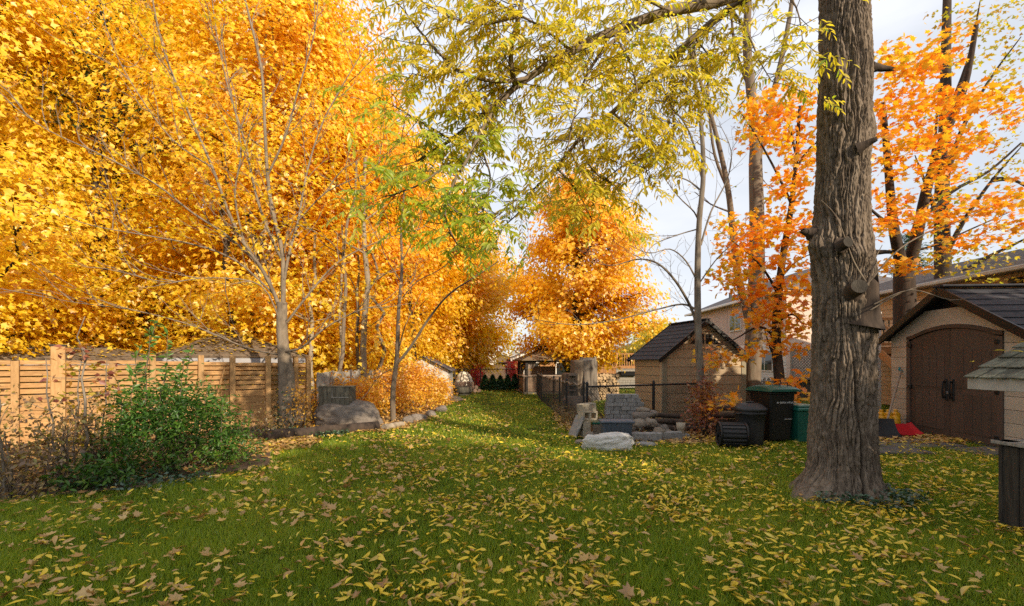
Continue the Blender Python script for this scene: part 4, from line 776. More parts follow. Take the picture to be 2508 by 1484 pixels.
def chain_fence(label, pts, h, name='chain_link_fence', pr=.03, mesh_=True, step=.075, wire=.0028, posts_at=None, wavy=0, rail_mat='blackpaint'):
    t = thing(name, label, 'fence', pts[0]); o = Vector(pts[0]); W = MB()
    for i in range(len(pts) - 1):
        a = Vector(pts[i]) - o; b = Vector(pts[i + 1]) - o; L_ = (b - a).length; u = (b - a) / L_; up = Vector((0, 0, 1))
        rp = [a.lerp(b, q / 8) + up * (h + wavy * math.sin(q * 1.9 + i * 2) * .6) for q in range(9)]
        MB().tube(rp, .021, 8).build('rail', rail_mat, t)
        if mesh_:
            n = int((L_ + h) / step)
            for k in range(n):
                for s in (0, 1):
                    x0 = k * step - (h if s == 0 else 0); p = (x0, .03) if s == 0 else (x0, h - .02); q = (x0 + h, h - .02) if s == 0 else (x0 + h, .03)
                    if s == 1: p = (x0 - h + h, h - .02); q = (x0 + h, .03)
                    (xa, za), (xb, zb) = p, q
                    if xb <= 0 or xa >= L_: 
                        continue
                    if xa < 0: za += (zb - za) * (0 - xa) / (xb - xa); xa = 0
                    if xb > L_: zb = za + (zb - za) * (L_ - xa) / (xb - xa); xb = L_
                    W.tube([a + u * xa + up * za, a + u * xb + up * zb], wire, 3, False, False)
            if True:
                k = int(h / step)
                for s in range(k):                          # wires that start on the first post
                    z = h - .02 - s * step; xe = min(z - .03, L_)
                    if xe > .05 and z > .1: W.tube([a + up * z, a + u * xe + up * (z - xe)], wire, 3, False, False)
    for i, p in enumerate(pts):
        if posts_at is None or i in posts_at:
            q = Vector(p) - o; pp = MB().tube([q + Vector((0, 0, -.1)), q + Vector((0, 0, h + .06))], pr, 10).build('post', 'blackpaint', t); MB().lathe([(pr * 1.15, 0), (pr * 1.1, .03), (pr * .5, .055), (.004, .06)], 10, (q.x, q.y, h + .055)).build('post_cap', 'blackpaint', pp)
    if mesh_: m = W.build('wire_mesh', 'blackpaint', t); m['kind'] = 'stuff'
    return t
chain_fence('black chain-link fence across the far end behind the five cedars', [P0(1040, 27.2), P0(1112, 27.0), P0(1176, 26.9), P0(1240, 26.8), P0(1310, 26.7)], 1.12, pr=.028, step=.16, wire=.004)
C0 = Vector(((1429 - CX) / F * 10.9, 10.9, 0))
alley = [C0, Vector((1.42, 12.6, 0)), Vector((1.34, 13.6, 0)), Vector((1.29, 14.9, 0)), Vector((1.13, 18.6, 0)), Vector((1.16, 22.4, 0))]
chain_fence('sagging black wire fence along the right edge of the lawn, running back', alley, 1.0, pr=.027, step=.07, wire=.0032, wavy=.05, rail_mat='bark_mid')
chain_fence('black chain-link fence with round top rail in front of the tan shed', [C0 + Vector((.07, -.02, 0)), P0(1600, 11.75), P0(1763, 13.15), P0(1935, 14.4), P0(2100, 15.4)], .98, pr=.034, step=.075, wire=.003)
t = thing('rusty_bar', 'rusty steel bar leaning on the corner post of the fence', 'bar', C0 + Vector((.62, -.25, 0))); MB().tube([(0, 0, 0), (-.52, .22, .72)], .014, 6).build('shaft', 'rust', t); MB().tube([(-.52, .22, .72), (-.57, .24, .76)], .019, 6).build('tip', 'rust', t)

def gazebo():
    D = 24.6; t = thing('gazebo', 'dark brown cloth-roofed gazebo with drapes at the far end of the lawn', 'gazebo', ((1345 - CX) / F * D, D, 0), .12); hw = 1.38; z0, z1 = 1.62, 2.2
    def pyramid(h0, h1, za, zb, nm):
        V = [(sx * h0, sy * h0, za) for sx, sy in ((-1, -1), (1, -1), (1, 1), (-1, 1))] + [(sx * h1, sy * h1, zb) for sx, sy in ((-1, -1), (1, -1), (1, 1), (-1, 1))]; V += [(x, y, z - .03) for x, y, z in V[:4]]; m = MB(); 
        m.add(V, [(0, 1, 5, 4), (1, 2, 6, 5), (2, 3, 7, 6), (3, 0, 4, 7), (8, 9, 1, 0), (9, 10, 2, 1), (10, 11, 3, 2), (11, 8, 0, 3), (4, 5, 6, 7)]); o = m.build(nm, 'canvas', t)
        for i in range(4): MB().bar(V[i], V[i + 4], .04, .03).build('rib', 'bronze', o)
    pyramid(hw + .28, .42, z0, z1, 'roof'); pyramid(.62, .05, z1 + .10, z1 + .34, 'cupola_roof')
    for sx in (-1, 1):
        for sy in (-1, 1):
            bx('post', 'bronze', t, (sx * hw, sy * hw, z0 / 2), (.12, .12, z0)); bx('cupola_post', 'bronze', t, (sx * .36, sy * .36, z1 + .05), (.04, .04, .16)); bx('foot', 'bronze', t, (sx * hw, sy * hw, .03), (.2, .2, .06))
            n = 12; V = []; 
            for zz, w, dp in ((z0 - .05, .5, .05), (1.2, .3, .05), (.85, .16, .04), (.5, .26, .05), (.15, .34, .05)):
                for k in range(n): q = k / (n - 1); V.append((sx * (hw - .02 - q * w), sy * (hw - .09) + dp * math.sin(q * 19), zz))
            MB().add(V, [(i * n + k, i * n + k + 1, (i + 1) * n + k + 1, (i + 1) * n + k) for i in range(4) for k in range(n - 1)], True).build('drape', 'drape', t)
    for sy in (-1, 1): bx('beam', 'bronze', t, (0, sy * hw, z0 - .05), (2 * hw, .07, .1))
    for sx in (-1, 1): bx('beam', 'bronze', t, (sx * hw, 0, z0 - .07), (.07, 2 * hw, .1))
    bx('deck', 'darkwood', t, (0, 0, .04), (3.1, 3.1, .1))
    h = thing('hot_tub', 'brown panelled hot tub with folded cover inside the gazebo', 'hot tub', ((1322 - CX) / F * 23.9, 23.9, .09), .12); 
    for k in range(12): bx('panel', 'hotbrown', h, (-.86 + k * .157, -.75, .36), (.15, .04, .68))
    bx('shell', 'hotbrown', h, (0, 0, .37), (1.9, 1.44, .7), ch=.05); bx('rim', 'drape', h, (0, 0, .76), (2.0, 1.62, .08), ch=.03); bx('folded_cover', 'hotbrown', h, (.1, .45, 1.0), (1.5, .14, .42), rx=-.15, ch=.02)
gazebo()

def stump():
    D = 19.2; c = Vector(((1424 - CX) / F * D, D, 0)); t = thing('dead_stump', 'tall weathered dead tree stump with a sawn top, beside the firewood', 'stump', c)
    def col(cx, cy, rx, z1, jag, seed, name, mat):
        nt, nz = 46, 22; zs = np.linspace(-.05, z1, nz); th = np.linspace(0, 2 * np.pi, nt, endpoint=False); TH, Z = np.meshgrid(th, zs); U = TH / (2 * np.pi)
        r = rx * (1 + .35 * np.exp(-Z * 3.2)) * (1 + .22 * vnoise(U * 9, Z * .6, 9, seed) + .16 * vnoise(U * 23, Z * .8, 23, seed + 1)); Zt = Z.copy(); Zt[-1] += vnoise(U[-1] * 9, Z[-1], 9, seed + 2) * jag
        V = np.stack([cx + r * np.cos(TH), cy + r * np.sin(TH), Zt], 2).reshape(-1, 3); i0 = (np.arange(nz - 1)[:, None] * nt + np.arange(nt)[None]); i1 = (np.arange(nz - 1)[:, None] * nt + (np.arange(nt)[None] + 1) % nt)
        link(name, raw_mesh(name, V, [(4, np.stack([i0, i1, i1 + nt, i0 + nt], 2).reshape(-1, 4)), (nt, np.array([(nz - 1) * nt + np.arange(nt)]))], False), mat, t)
    col(.28, 0, .34, 1.62, .16, 20, 'trunk', 'deadwood'); col(-.12, .12, .32, 1.6, .03, 24, 'side_trunk', 'bark_mid'); col(-.5, -.15, .3, 1.08, .04, 28, 'low_trunk', 'bark_mid')
    for z, y in ((.62, -.47), (.42, -.5), (1.0, -.44)): bx('bracket_fungus', 'deadwood', t, (-.42, y, z), (.26, .16, .035), ch=.012)
stump()
for i, (x, D, r, L_, rz, rx, lab) in enumerate([(1392, 12.6, .2, .8, .5, .5, 'split log end leaning by the sagging fence, nearest the corner post'), (1382, 13.9, .3, .7, 1.2, 0, 'thick cut log lying behind the sagging fence')]):
    c = Vector(((x - CX) / F * D + .35, D, r * .9)); me = log_mesh(L_, r, 14); me.materials.append(M['bark_mid']); me.materials.append(M['endgrain']); me.polygons.foreach_set('material_index', [1 if len(p.vertices) > 4 else 0 for p in me.polygons]); tag(link('cut_log', me, None, None, c, (rx, 0, rz)), lab, 'log')

# ------------------------------------------------------------------ sheds on the right
def tan_shed():
    c = Vector((3.93, 12.66, 0)); d = Vector((2.42, .52, 0)); rz = math.atan2(d.y, d.x); W = d.length; Ln = 1.55; e = 1.68; pk = 2.62
    t = thing('garden_shed', 'tan resin shed with dark shingled gable roof behind the chain-link fence', 'shed', c, rz)
    n = 11
    for k in range(n):                                     # gable wall, board by board
        z0, z1 = k * .235, (k + 1) * .235 - .012
        def half(z): return W / 2 if z < e else max(0.0, W / 2 * (1 - (z - e) / (pk - e)))
        if half(z0) < .12: break
        poly = [(W / 2 - half(z0) + .006, z0), (W / 2 + half(z0) - .006, z0), (W / 2 + half(z1) - .006, z1), (W / 2 - half(z1) + .006, z1)]
        MB().prism(poly, 1, -.02, .012).build('siding_board', 'siding_tan', t)
    for k in range(7): bx('siding_board', 'siding_tan', t, (-.004, Ln / 2, k * .235 + .112), (.03, Ln - .12, .223)); bx('siding_board', 'siding_tan', t, (W + .004, Ln / 2, k * .235 + .112), (.03, Ln - .12, .223))
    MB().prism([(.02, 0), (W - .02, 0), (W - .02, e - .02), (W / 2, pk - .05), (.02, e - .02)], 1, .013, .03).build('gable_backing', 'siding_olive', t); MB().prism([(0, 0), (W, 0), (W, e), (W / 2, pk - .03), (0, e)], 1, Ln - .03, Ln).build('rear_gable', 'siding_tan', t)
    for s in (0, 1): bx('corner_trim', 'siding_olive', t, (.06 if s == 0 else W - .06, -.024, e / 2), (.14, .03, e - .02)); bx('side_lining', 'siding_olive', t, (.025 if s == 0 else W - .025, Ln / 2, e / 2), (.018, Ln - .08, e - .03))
    bx('corner_trim', 'siding_tan', t, (-.02, .02, e / 2), (.03, .09, e - .02))
    for x in (-.36, -.13, .13, .36):
        hgt = .26 if abs(x) < .2 else .16; MB().prism([(W / 2 + x - .1, 2.02), (W / 2 + x + .1, 2.02), (W / 2 + x + (.1 if abs(x) < .2 else (-.1 if x > 0 else .1)), 2.02 + hgt), (W / 2 + x - (.1 if abs(x) < .2 else (.1 if x > 0 else -.1)), 2.02 + (hgt if abs(x) < .2 else hgt))][:4 if abs(x) < .2 else 3], 1, -.03, -.022).build('vent', 'black', t)
    sl = Vector((W / 2 + .14, 0, (pk - e) * (W / 2 + .14) / (W / 2))); rows, colsn = 9, 5; LL = sl.length; ang = math.atan2(sl.z, sl.x)
    for s in (0, 1):
        for i in range(rows):
            q = (i + .5) / rows; x = -.14 + sl.x * q; z = e - (sl.z - (pk - e)) + sl.z * q
            for j in range(colsn):
                y = -.14 + (Ln + .28) * (j + .5) / colsn; o = MB().box((0, 0, 0), (LL / rows * 1.16, (Ln + .28) / colsn - .006, .014), 0, .003).build('roof_tile', 'shingle_dark', t, (x if s == 0 else W - x, y, z + .03)); o.rotation_euler = (0, (-ang + .07) if s == 0 else (ang - .07), 0)
    for y in (-.15, Ln + .15):
        MB().bar((-.17, y, e - .12), (W / 2, y, pk + .0), .03, .10, .004).build('barge_board', 'black', t); MB().bar((W + .17, y, e - .12), (W / 2, y, pk + .0), .03, .10, .004).build('barge_board', 'black', t)
    bx('ridge_cap', 'shingle_dark', t, (W / 2, Ln / 2, pk + .055), (.16, Ln + .3, .03))
tan_shed()
def cream_shed():
    c = Vector((8.92, 11.35, 0)); rz = math.atan2(-3.3, -.25); W = 3.3; Ln = 2.3; e = 2.08; pk = 2.95; t = thing('garden_shed', 'cream resin shed with brown arched double doors at the right', 'shed', c, rz)
    # local x runs along the front (far corner to near corner), local +y goes back into the shed
    o0, o1 = .62, 2.72; sp, rise = 2.02, .2
    def arch(x): q = (x - (o0 + o1) / 2) / ((o1 - o0) / 2); return sp + rise * (1 - q * q)
    for k in range(9):
        z0, z1 = k * .235, (k + 1) * .235 - .006
        for xa, xb in ((.0, o0 - .1), (o1 + .1, W)): bx('siding_board', 'resin_cream', t, ((xa + xb) / 2, 0, (z0 + z1) / 2), (xb - xa, .04, z1 - z0), ch=.005)
        for x in (.0, W): bx('siding_board', 'resin_cream', t, (x + (.02 if x == 0 else -.02), Ln / 2 + .03, (z0 + z1) / 2), (.04, Ln, z1 - z0), ch=.005)
    xs = np.linspace(o0 - .1, o1 + .1, 15); top = [(W, 2.115), (W / 2 + .55, 2.115 + .62), (W / 2 - .55, 2.115 + .62), (0, 2.115)]
    MB().prism([(x, arch(min(max(x, o0), o1)) + .075) for x in xs] + [(W - .002, 2.1), (W / 2 + .62, 2.62), (W / 2 - .62, 2.62), (.002, 2.1)], 1, -.018, .02).build('gable_panel', 'resin_cream', t)
    MB().prism([(W / 2 - .78, 2.52), (W / 2 + .78, 2.52), (W / 2, 2.93)], 1, .03, .06).build('gable_vent', 'black', t)
    for k in range(4): bx('vent_slat', 'blackgrey', t, (W / 2, .015, 2.66 + k * .05), (1.0 - k * .2, .03, .012), rx=.5)
    m = MB(); 
    for i in range(14):
        xa, xb = xs[i], xs[i + 1]; za, zb = arch(min(max(xa, o0), o1)), arch(min(max(xb, o0), o1)); m.add([(xa, -.05, za), (xb, -.05, zb), (xb, -.05, zb + .075), (xa, -.05, za + .075), (xa, .02, za), (xb, .02, zb), (xb, .02, zb + .075), (xa, .02, za + .075)], [(0, 1, 2, 3), (0, 4, 5, 1), (3, 2, 6, 7)] + ([(0, 3, 7, 4)] if i == 0 else []) + ([(1, 5, 6, 2)] if i == 13 else []))
    m.build('door_head', 'resin_brown', t)
    for x in (o0 - .05, o1 + .05): bx('door_jamb', 'resin_brown', t, (x, -.02, 1.0), (.1, .06, 2.0)); 
    mid = (o0 + o1) / 2
    for s in (0, 1):
        xa, xb = (o0 + .008, mid - .006) if s == 0 else (mid + .006, o1 - .008); xx = np.linspace(xa, xb, 8)
        dr = MB().prism([(xa, .03), (xb, .03)] + [(x, arch(x) - .012) for x in xx[::-1]], 1, -.02, .02).build('door', 'resin_brown', t)
        for zl, zh in ((.16, .92), (1.02, 1.78)):
            for k in range(4):
                w4 = (xb - xa - .26) / 4; bx('plank', 'resin_brown', dr, (xa + .13 + w4 * (k + .5), -.0215, (zl + zh) / 2), (w4 - .012, .014, zh - zl), ch=.004)
        hx = mid - .085 if s == 0 else mid + .085
        MB().box((hx, -.03, .98), (.045, .03, .44), 0, .01).box((hx, -.06, 1.13), (.03, .05, .03)).box((hx, -.06, .83), (.03, .05, .03)).tube([(hx, -.085, 1.16), (hx, -.1, 1.08), (hx, -.1, .88), (hx, -.085, .8)], .016, 8).build('handle', 'black', dr)
        for z in (.18, 1.0, 1.9): bx('hinge', 'black', dr, (o0 + .0 if s == 0 else o1 - .0, -.045, z), (.09, .04, .08), ch=.008)
    bx('hasp', 'steel', t, (mid, -.05, .92), (.1, .03, .05), ch=.006); bx('threshold', 'blackgrey', t, (mid, -.03, .012), (o1 - o0 + .2, .12, .03))
    pitch = math.atan2(pk - e, W / 2); ov = .2; rows = 7; LL = math.hypot(W / 2 + ov, (pk - e) * (W / 2 + ov) / (W / 2))
    for s in (0, 1):
        for i in range(rows):
            q = (i + .5) / rows; x = -ov + (W / 2 + ov) * q; z = pk - (pk - e) * (W / 2 + ov) / (W / 2) * (1 - q)
            for j in range(6):
                o = MB().box((0, 0, 0), (LL / rows * 1.14, 2.72 / 6 - .006, .016), 0, .003).build('roof_tile', 'shingle_dark', t, (x if s == 0 else W - x, -.22 + 2.72 * (j + .5) / 6, z + .06)); o.rotation_euler = (0, (-pitch + .06) if s == 0 else (pitch - .06), 0)
        xa = -ov - .03 if s == 0 else W + ov + .03; za = pk - (pk - e) * (W / 2 + ov) / (W / 2)
        MB().bar((xa, -.235, za - .03), (W / 2, -.235, pk + .02), .04, .15, .006).build('barge_board', 'black', t)
    bx('ridge_cap', 'shingle_dark', t, (W / 2, 1.13, pk + .11), (.26, 2.75, .04), ch=.01); MB().prism([(0.02, 0), (W - .02, 0), (W - .02, e), (W / 2, pk - .02), (.02, e)], 1, Ln + .03, Ln + .06).build('rear_wall', 'resin_cream', t)
cream_shed()

# ------------------------------------------------------------------ houses
def bungalow():
    t = thing('bungalow', 'peach-sided bungalow with long grey shingle roof behind the cream shed', 'house', (13.3, 7.0, 0)); Ln = 15.5; e = 3.92; y0 = -2.5
    for k in range(23): bx('siding_board', 'siding_peach', t, (.0, y0 + Ln / 2, .1 + k * .168), (.04, Ln, .164), ry=.06, ch=.003)
    bx('wall', 'siding_peach', t, (4, y0 + Ln / 2, e / 2), (7.9, Ln - .05, e))
    for k in range(30):
        q = k / 30; x = -.38 + 4.2 * q; z = 3.98 + 1.36 * q; o = MB().box((0, 0, 0), (.165, Ln + .7, .02), 0, .003).build('shingle_course', 'shingle_grey', t, (x, y0 + Ln / 2, z)); o.rotation_euler = (0, -math.atan2(1.36, 4.2) + .05, 0)
    MB().prism([(3.85, 5.32), (8.3, 3.95), (8.3, 3.9), (3.85, 5.27)], 1, y0 - .35, y0 + Ln + .35).build('rear_roof', 'shingle_grey', t); MB().prism([(-.02, e), (8.02, e), (3.85, 5.28)], 1, y0 + .02, y0 + Ln - .02).build('gable', 'siding_peach', t)
    bx('soffit', 'grey_trim', t, (-.2, y0 + Ln / 2, 3.9), (.42, Ln + .7, .03)); bx('gutter', 'offwhite', t, (-.42, y0 + Ln / 2, 3.94), (.1, Ln + .72, .12), ch=.02); bx('downspout', 'offwhite', t, (-.06, y0 + Ln - .2, 1.95), (.07, .08, 3.8))
    for (yc, zc, w, h) in ((8.9, 3.02, 1.25, .95), (3.3, 3.2, 3.0, 1.0), (-.6, 3.1, 1.3, 1.0)):
        wn_ = bx('window', 'white', t, (-.04, yc, zc), (.06, w, h)); 
        for s in (-1, 1): bx('pane', 'glass', wn_, (-.076, yc + s * w / 4, zc), (.012, w / 2 - .1, h - .14), ch=0)
    bx('floodlight', 'black', t, (-.12, 5.65, 3.66), (.16, .3, .16), ch=.03)
bungalow()
def deck_right():
    t = thing('raised_deck', 'raised timber deck with black balusters and stairs, seen right of the big trunk', 'deck', (11.2, 15.1, 0))
    for k in range(9): bx('floor_board', 'deckwood', t, (.1 + k * .22, 1.0, 1.98), (.2, 2.6, .04))
    bx('rim_joist', 'deckwood', t, (0, 1.0, 1.83), (.05, 2.6, .26)); bx('rim_joist', 'deckwood', t, (.95, -.32, 1.83), (1.9, .05, .26))
    for y in (-.3, 1.0, 2.3): p = bx('post', 'white' if y < 0 else 'deckwood', t, (.0, y, 1.5), (.12, .12, 3.0)); 
    MB().lathe([(.09, 0), (.09, .05), (.05, .09), (.01, .1)], 12, (0, -.3, 3.0)).build('lamp_cap', 'white', t)
    for z in (2.85, 2.08): bx('rail', 'deckwood', t, (0, 1.0, z), (.05, 2.5, .09)); bx('rail', 'deckwood', t, (.95, -.32, z), (1.8, .05, .09))
    bm_ = MB().box((0, 0, 0), (.022, .022, .7)).mesh('baluster')
    for k in range(16): link('baluster', bm_, 'blackpaint', t, (0, -.18 + k * .15, 2.46))
    for k in range(11): link('baluster', bm_, 'blackpaint', t, (.16 + k * .16, -.32, 2.46))
    for k in range(9): bx('stair_tread', 'deckwood', t, (.45, -.45 - k * .26, 1.8 - k * .2), (.9, .28, .04))
    for x in (0, .9): MB().bar((x, -.4, 1.8), (x, -2.9, -.05), .04, .24).build('stringer', 'deckwood', t); MB().bar((x, -.4, 2.75), (x, -2.8, .95), .05, .08).build('hand_rail', 'deckwood', t); bx('newel', 'deckwood', t, (x, -2.75, .5), (.09, .09, 1.05))
deck_right()
def tall_house():
    t = thing('two_storey_house', 'pale two-storey house with vertical siding behind the forked tree', 'house', (13.9, 24.5, 0)); Ln = 12.6; e = 5.15
    bx('wall', 'siding_pink', t, (4, Ln / 2, e / 2), (8, Ln, e)); m = MB().box((0, 0, 0), (.016, .026, 2.6)).mesh('siding_batten')
    for k in range(62): link('siding_batten', m, 'siding_pink', t, (-.008, .1 + k * .2, 3.85))
    for k in range(15): bx('siding_board', 'white', t, (-.015, Ln / 2, .1 + k * .165), (.03, Ln, .158), ry=.05, ch=.003)
    V = [(-.45, -.45, e), (-.45, Ln + .45, e), (8.45, Ln + .45, e), (8.45, -.45, e), (4, 3.8, e + 2.0), (4, Ln - 3.8, e + 2.0)]; MB().add(V, [(0, 1, 5, 4), (1, 2, 5), (2, 3, 4, 5), (3, 0, 4), (0, 3, 2, 1)]).build('roof', 'shingle_grey', t)
    bx('gutter', 'white', t, (-.47, Ln / 2, e - .04), (.1, Ln + .95, .16), ch=.03); bx('soffit', 'siding_pink', t, (-.22, Ln / 2, e - .07), (.42, Ln + .8, .04)); bx('roof_vent', 'black', t, (1.5, Ln - 3, e + 1.0), (.16, .16, .5))
    for yc, zc, w, h in ((5.5, 4.0, 1.5, 1.15), (10.8, 4.05, 1.1, 1.15), (2.0, 1.6, 1.6, 1.2)):
        wn_ = bx('window', 'white', t, (-.03, yc, zc), (.08, w, h)); 
        for s in (-1, 1): bx('pane', 'glass', wn_, (-.075, yc + s * w / 4, zc), (.012, w / 2 - .1, h - .16), ch=0)
tall_house()
def far_house(label, c, rz, w, d, e, pk, wall, roof, name='far_house'):
    t = thing(name, label, 'house', c, rz); bx('wall', wall, t, (0, 0, e / 2), (w, d, e)); MB().prism([(-w / 2 - .3, e - .05), (w / 2 + .3, e - .05), (0, pk)], 1, -d / 2 - .3, d / 2 + .3).build('roof', roof, t)
    MB().prism([(-w / 2 + .05, e), (w / 2 - .05, e), (0, pk - .25)], 1, -d / 2 - .34, -d / 2 - .302).build('gable', wall, t)
    for s in (-1, 1): MB().bar((s * (w / 2 + .35), -d / 2 - .36, e - .1), (0, -d / 2 - .36, pk + .05), .05, .2).build('barge_board', 'white', t)
    for x in (-w / 4, w / 4): wn_ = bx('window', 'white', t, (x, -d / 2 - .02, e * .55), (1.1, .06, 1.1)); bx('pane', 'glass', wn_, (x, -d / 2 - .06, e * .55), (.95, .02, .95), ch=0)
    g = MB().lathe([(.5, 0), (.5, .02)], 16).build('gable_window', 'white', t, (0, -d / 2 - .36, e + (pk - e) * .25)); g.rotation_euler = (rad(90), 0, 0)
    return t
far_house('grey far house with a white-trimmed gable, above the gazebo roof', P0(1258, 62), 0, 3.4, 8, 1.4, 3.1, 'grey_trim', 'shingle_grey')
t = thing('long_far_house', 'long low grey-roofed house far behind the gazebo', 'house', P0(1330, 68)); bx('wall', 'grey_trim', t, (0, 0, .9), (9, 6, 1.9)); MB().prism([(-3.2, 1.85), (3.2, 1.85), (0, 3.4)], 0, -4.6, 4.6).build('roof', 'shingle_grey', t); [bx('window', 'white', t, (x, -3.02, 1.1), (.9, .06, .8)) for x in (-3, -1, 1, 3)]
far_house('brown timber cabin with dark roof seen through the gazebo', P0(1325, 36), .15, 4.6, 4, 1.75, 2.6, 'deckwood', 'shingle', 'cabin')
far_house('low brick-red house behind the red bushes', P0(1215, 46), -.1, 7, 5, 1.5, 2.5, 'hotbrown', 'shingle_grey')
def far_deck():
    D = 27.5; t = thing('far_deck', 'brown far deck with railing beyond the firewood stack', 'deck', P0(1510, D)); x0, x1 = -1.5, 1.6
    for k in range(15): bx('skirt_board', 'deckwood', t, (x0 + .1 + k * .1, 0, .62), (.092, .03, 1.05))
    for k in range(8): bx('slat', 'greywood', t, (.8, -.02, .12 + k * .145), (1.7, .03, .135))
    bx('floor_rim', 'deckwood', t, (.05, .0, 1.22), (3.3, .1, .14)); bx('floor', 'deckwood', t, (.05, 1.2, 1.26), (3.3, 2.4, .05)); bx('rail', 'deckwood', t, (.05, 0, 1.98), (3.3, .07, .08)); bm_ = MB().box((0, 0, 0), (.05, .04, .68)).mesh('baluster')
    for k in range(24): link('baluster', bm_, 'deckwood', t, (x0 + .05 + k * .135, 0, 1.62))
    for x in (x0, 0, x1): bx('post', 'deckwood', t, (x, .0, 1.65), (.11, .11, .8))
    for k in range(5): bx('privacy_board', 'deckwood', t, (x0 + .1 + k * .2, 2.3, 1.9), (.19, .03, 1.3))
    p = thing('window_box', 'black planter box hung on the grey slats of the far deck', 'planter', (P0(1538, D)[0], D - .14, .86)); MB().box((0, 0, 0), (1.0, .2, .22), 0, .01, taper=.86).build('trough', 'black', p); MB().box((0, 0, .115), (1.06, .25, .03), 0, .008).build('rim', 'black', p)
far_deck()
far_house('far brown bungalow over the tan shed roof', P0(1590, 44), 0, 9, 7, 2.0, 3.6, 'hotbrown', 'shingle_grey')
def lattice():
    t = thing('lattice_screen', 'grey lattice screen beyond the fence, left of the big trunk', 'screen', P0(1990, 19.5)); w, h = 1.7, 1.1
    for k in range(-8, 16):
        for s in (1, -1):
            x0 = k * .12; a = (x0 - w / 2, .9) if s > 0 else (x0 - w / 2 + h, .9); b = (x0 - w / 2 + h, .9 + h) if s > 0 else (x0 - w / 2, .9 + h)
            (xa, za), (xb, zb) = (a, b) if a[0] < b[0] else (b, a)
            if xb < -w / 2 or xa > w / 2: continue
            m = (zb - za) / (xb - xa)
            if xa < -w / 2: za += m * (-w / 2 - xa); xa = -w / 2
            if xb > w / 2: zb -= m * (xb - w / 2); xb = w / 2
            if xb - xa > .05: MB().bar((xa, .01 * s, za), (xb, .01 * s, zb), .008, .035).build('slat', 'greywood', t)
    for x in (-w / 2, w / 2): bx('post', 'greywood', t, (x, 0, 1.0), (.09, .09, 2.1))
    for z in (.88, 2.02): bx('rail', 'greywood', t, (0, 0, z), (w, .06, .07))
    bx('dark_backing', 'darkwood', t, (0, .3, .45), (w, .05, .85))
lattice()
def garden_picket():
    t = thing('picket_fence', 'grey round-topped picket fence between the forked tree and the orange maple', 'fence', P0(1875, 15.8)); poly = [(-.05, 0), (.05, 0), (.05, .95), (.035, 1.0), (0, 1.03), (-.035, 1.0), (-.05, .95)]; m = MB().prism(poly, 1, -.01, .01).mesh('picket')
    for k in range(11): link('picket', m, 'greywood', t, (-.75 + k * .14, 0, R.uniform(-.01, .01)))
    for z in (.25, .8): bx('rail', 'greywood', t, (0, .035, z), (1.7, .04, .07))
garden_picket()
# ------------------------------------------------------------------ bins and yard things on the right
def wheeled_bin():
    D = 9.35; t = thing('wheeled_bin', 'black wheeled bin with green hinged lid beside the big trunk', 'bin', P0(1890, D), .22)
    MB().box((0, 0, .5), (.56, .58, .92), 0, .035, taper=.8).build('body', 'black', t); MB().box((0, 0, .955), (.60, .62, .05), 0, .015).build('rim', 'black', t)
    n = 9; V = []; 
    for i in range(n):
        q = i / (n - 1); y = -.36 + .70 * q; zt = 1.03 + .065 * math.sin(q * math.pi) ** .6
        for x, z in ((-.33, .985), (-.32, zt - .02), (-.22, zt), (.22, zt), (.32, zt - .02), (.33, .985)): V.append((x, y, z))
    Fs = [(i * 6 + k, i * 6 + k + 1, (i + 1) * 6 + k + 1, (i + 1) * 6 + k) for i in range(n - 1) for k in range(5)] + [(0, 1, 2, 3, 4, 5), tuple((n - 1) * 6 + k for k in range(5, -1, -1))] + [((i) * 6, (i + 1) * 6, (i + 1) * 6 + 5, i * 6 + 5) for i in range(n - 1)]
    ld = MB().add(V, Fs).build('lid', 'greenlid', t); MB().tube([(.0, -.2, 1.085), (.0, -.2, 1.14), (.17, -.2, 1.14), (.17, -.2, 1.085)], .011, 6).build('lid_handle', 'black', ld)
    MB().tube([(-.3, .36, .98), (.3, .36, .98)], .016, 8).build('push_bar', 'black', t); MB().tube([(.04, -.265, .46), (.2, -.265, .46)], .012, 8).build('lift_bar', 'steel', t)
    for x in (-.27, .27):
        w = MB().tube([(x - .03, .24, .12), (x + .03, .24, .12)], .12, 18, smooth=False).build('wheel', 'blackgrey', t)
    c = bpy.data.curves.new('bin_number', 'FONT'); c.body = '00 00916 MEDIUM'; c.size = .05; c.align_x = 'CENTER'; c.extrude = .001; c.space_character = 1.1
    o = bpy.data.objects.new('bin_number', c); COL.objects.link(o); bpy.context.view_layer.update(); me = bpy.data.meshes.new_from_object(o); bpy.data.objects.remove(o)
    me.materials.clear(); link('number_print', me, 'label_white', t, (.07, -.289, .76), (rad(90 - 3.3), 0, 0))
wheeled_bin()
def round_can():
    t = thing('round_bin', 'round black garbage can with domed lid', 'bin', P0(1836, 9.0), .3); MB().lathe([(.02, 0), (.215, 0), (.225, .02), (.235, .25), (.245, .40), (.262, .58), (.272, .585), (.272, .605), (.262, .61), (.268, .66)], 28).build('body', 'blackgrey', t)
    ld = MB().lathe([(.285, .64), (.295, .65), (.295, .685), (.27, .70), (.21, .755), (.15, .775), (.02, .78)], 28).build('lid', 'blackgrey', t); MB().box((0, 0, .795), (.16, .045, .03), 0, .01).build('lid_grip', 'blackgrey', ld)
    for s in (-1, 1): MB().tube([(s * .26, -.07, .6), (s * .31, -.06, .59), (s * .31, .06, .59), (s * .26, .07, .6)], .012, 6).build('handle', 'blackgrey', t)
round_can()
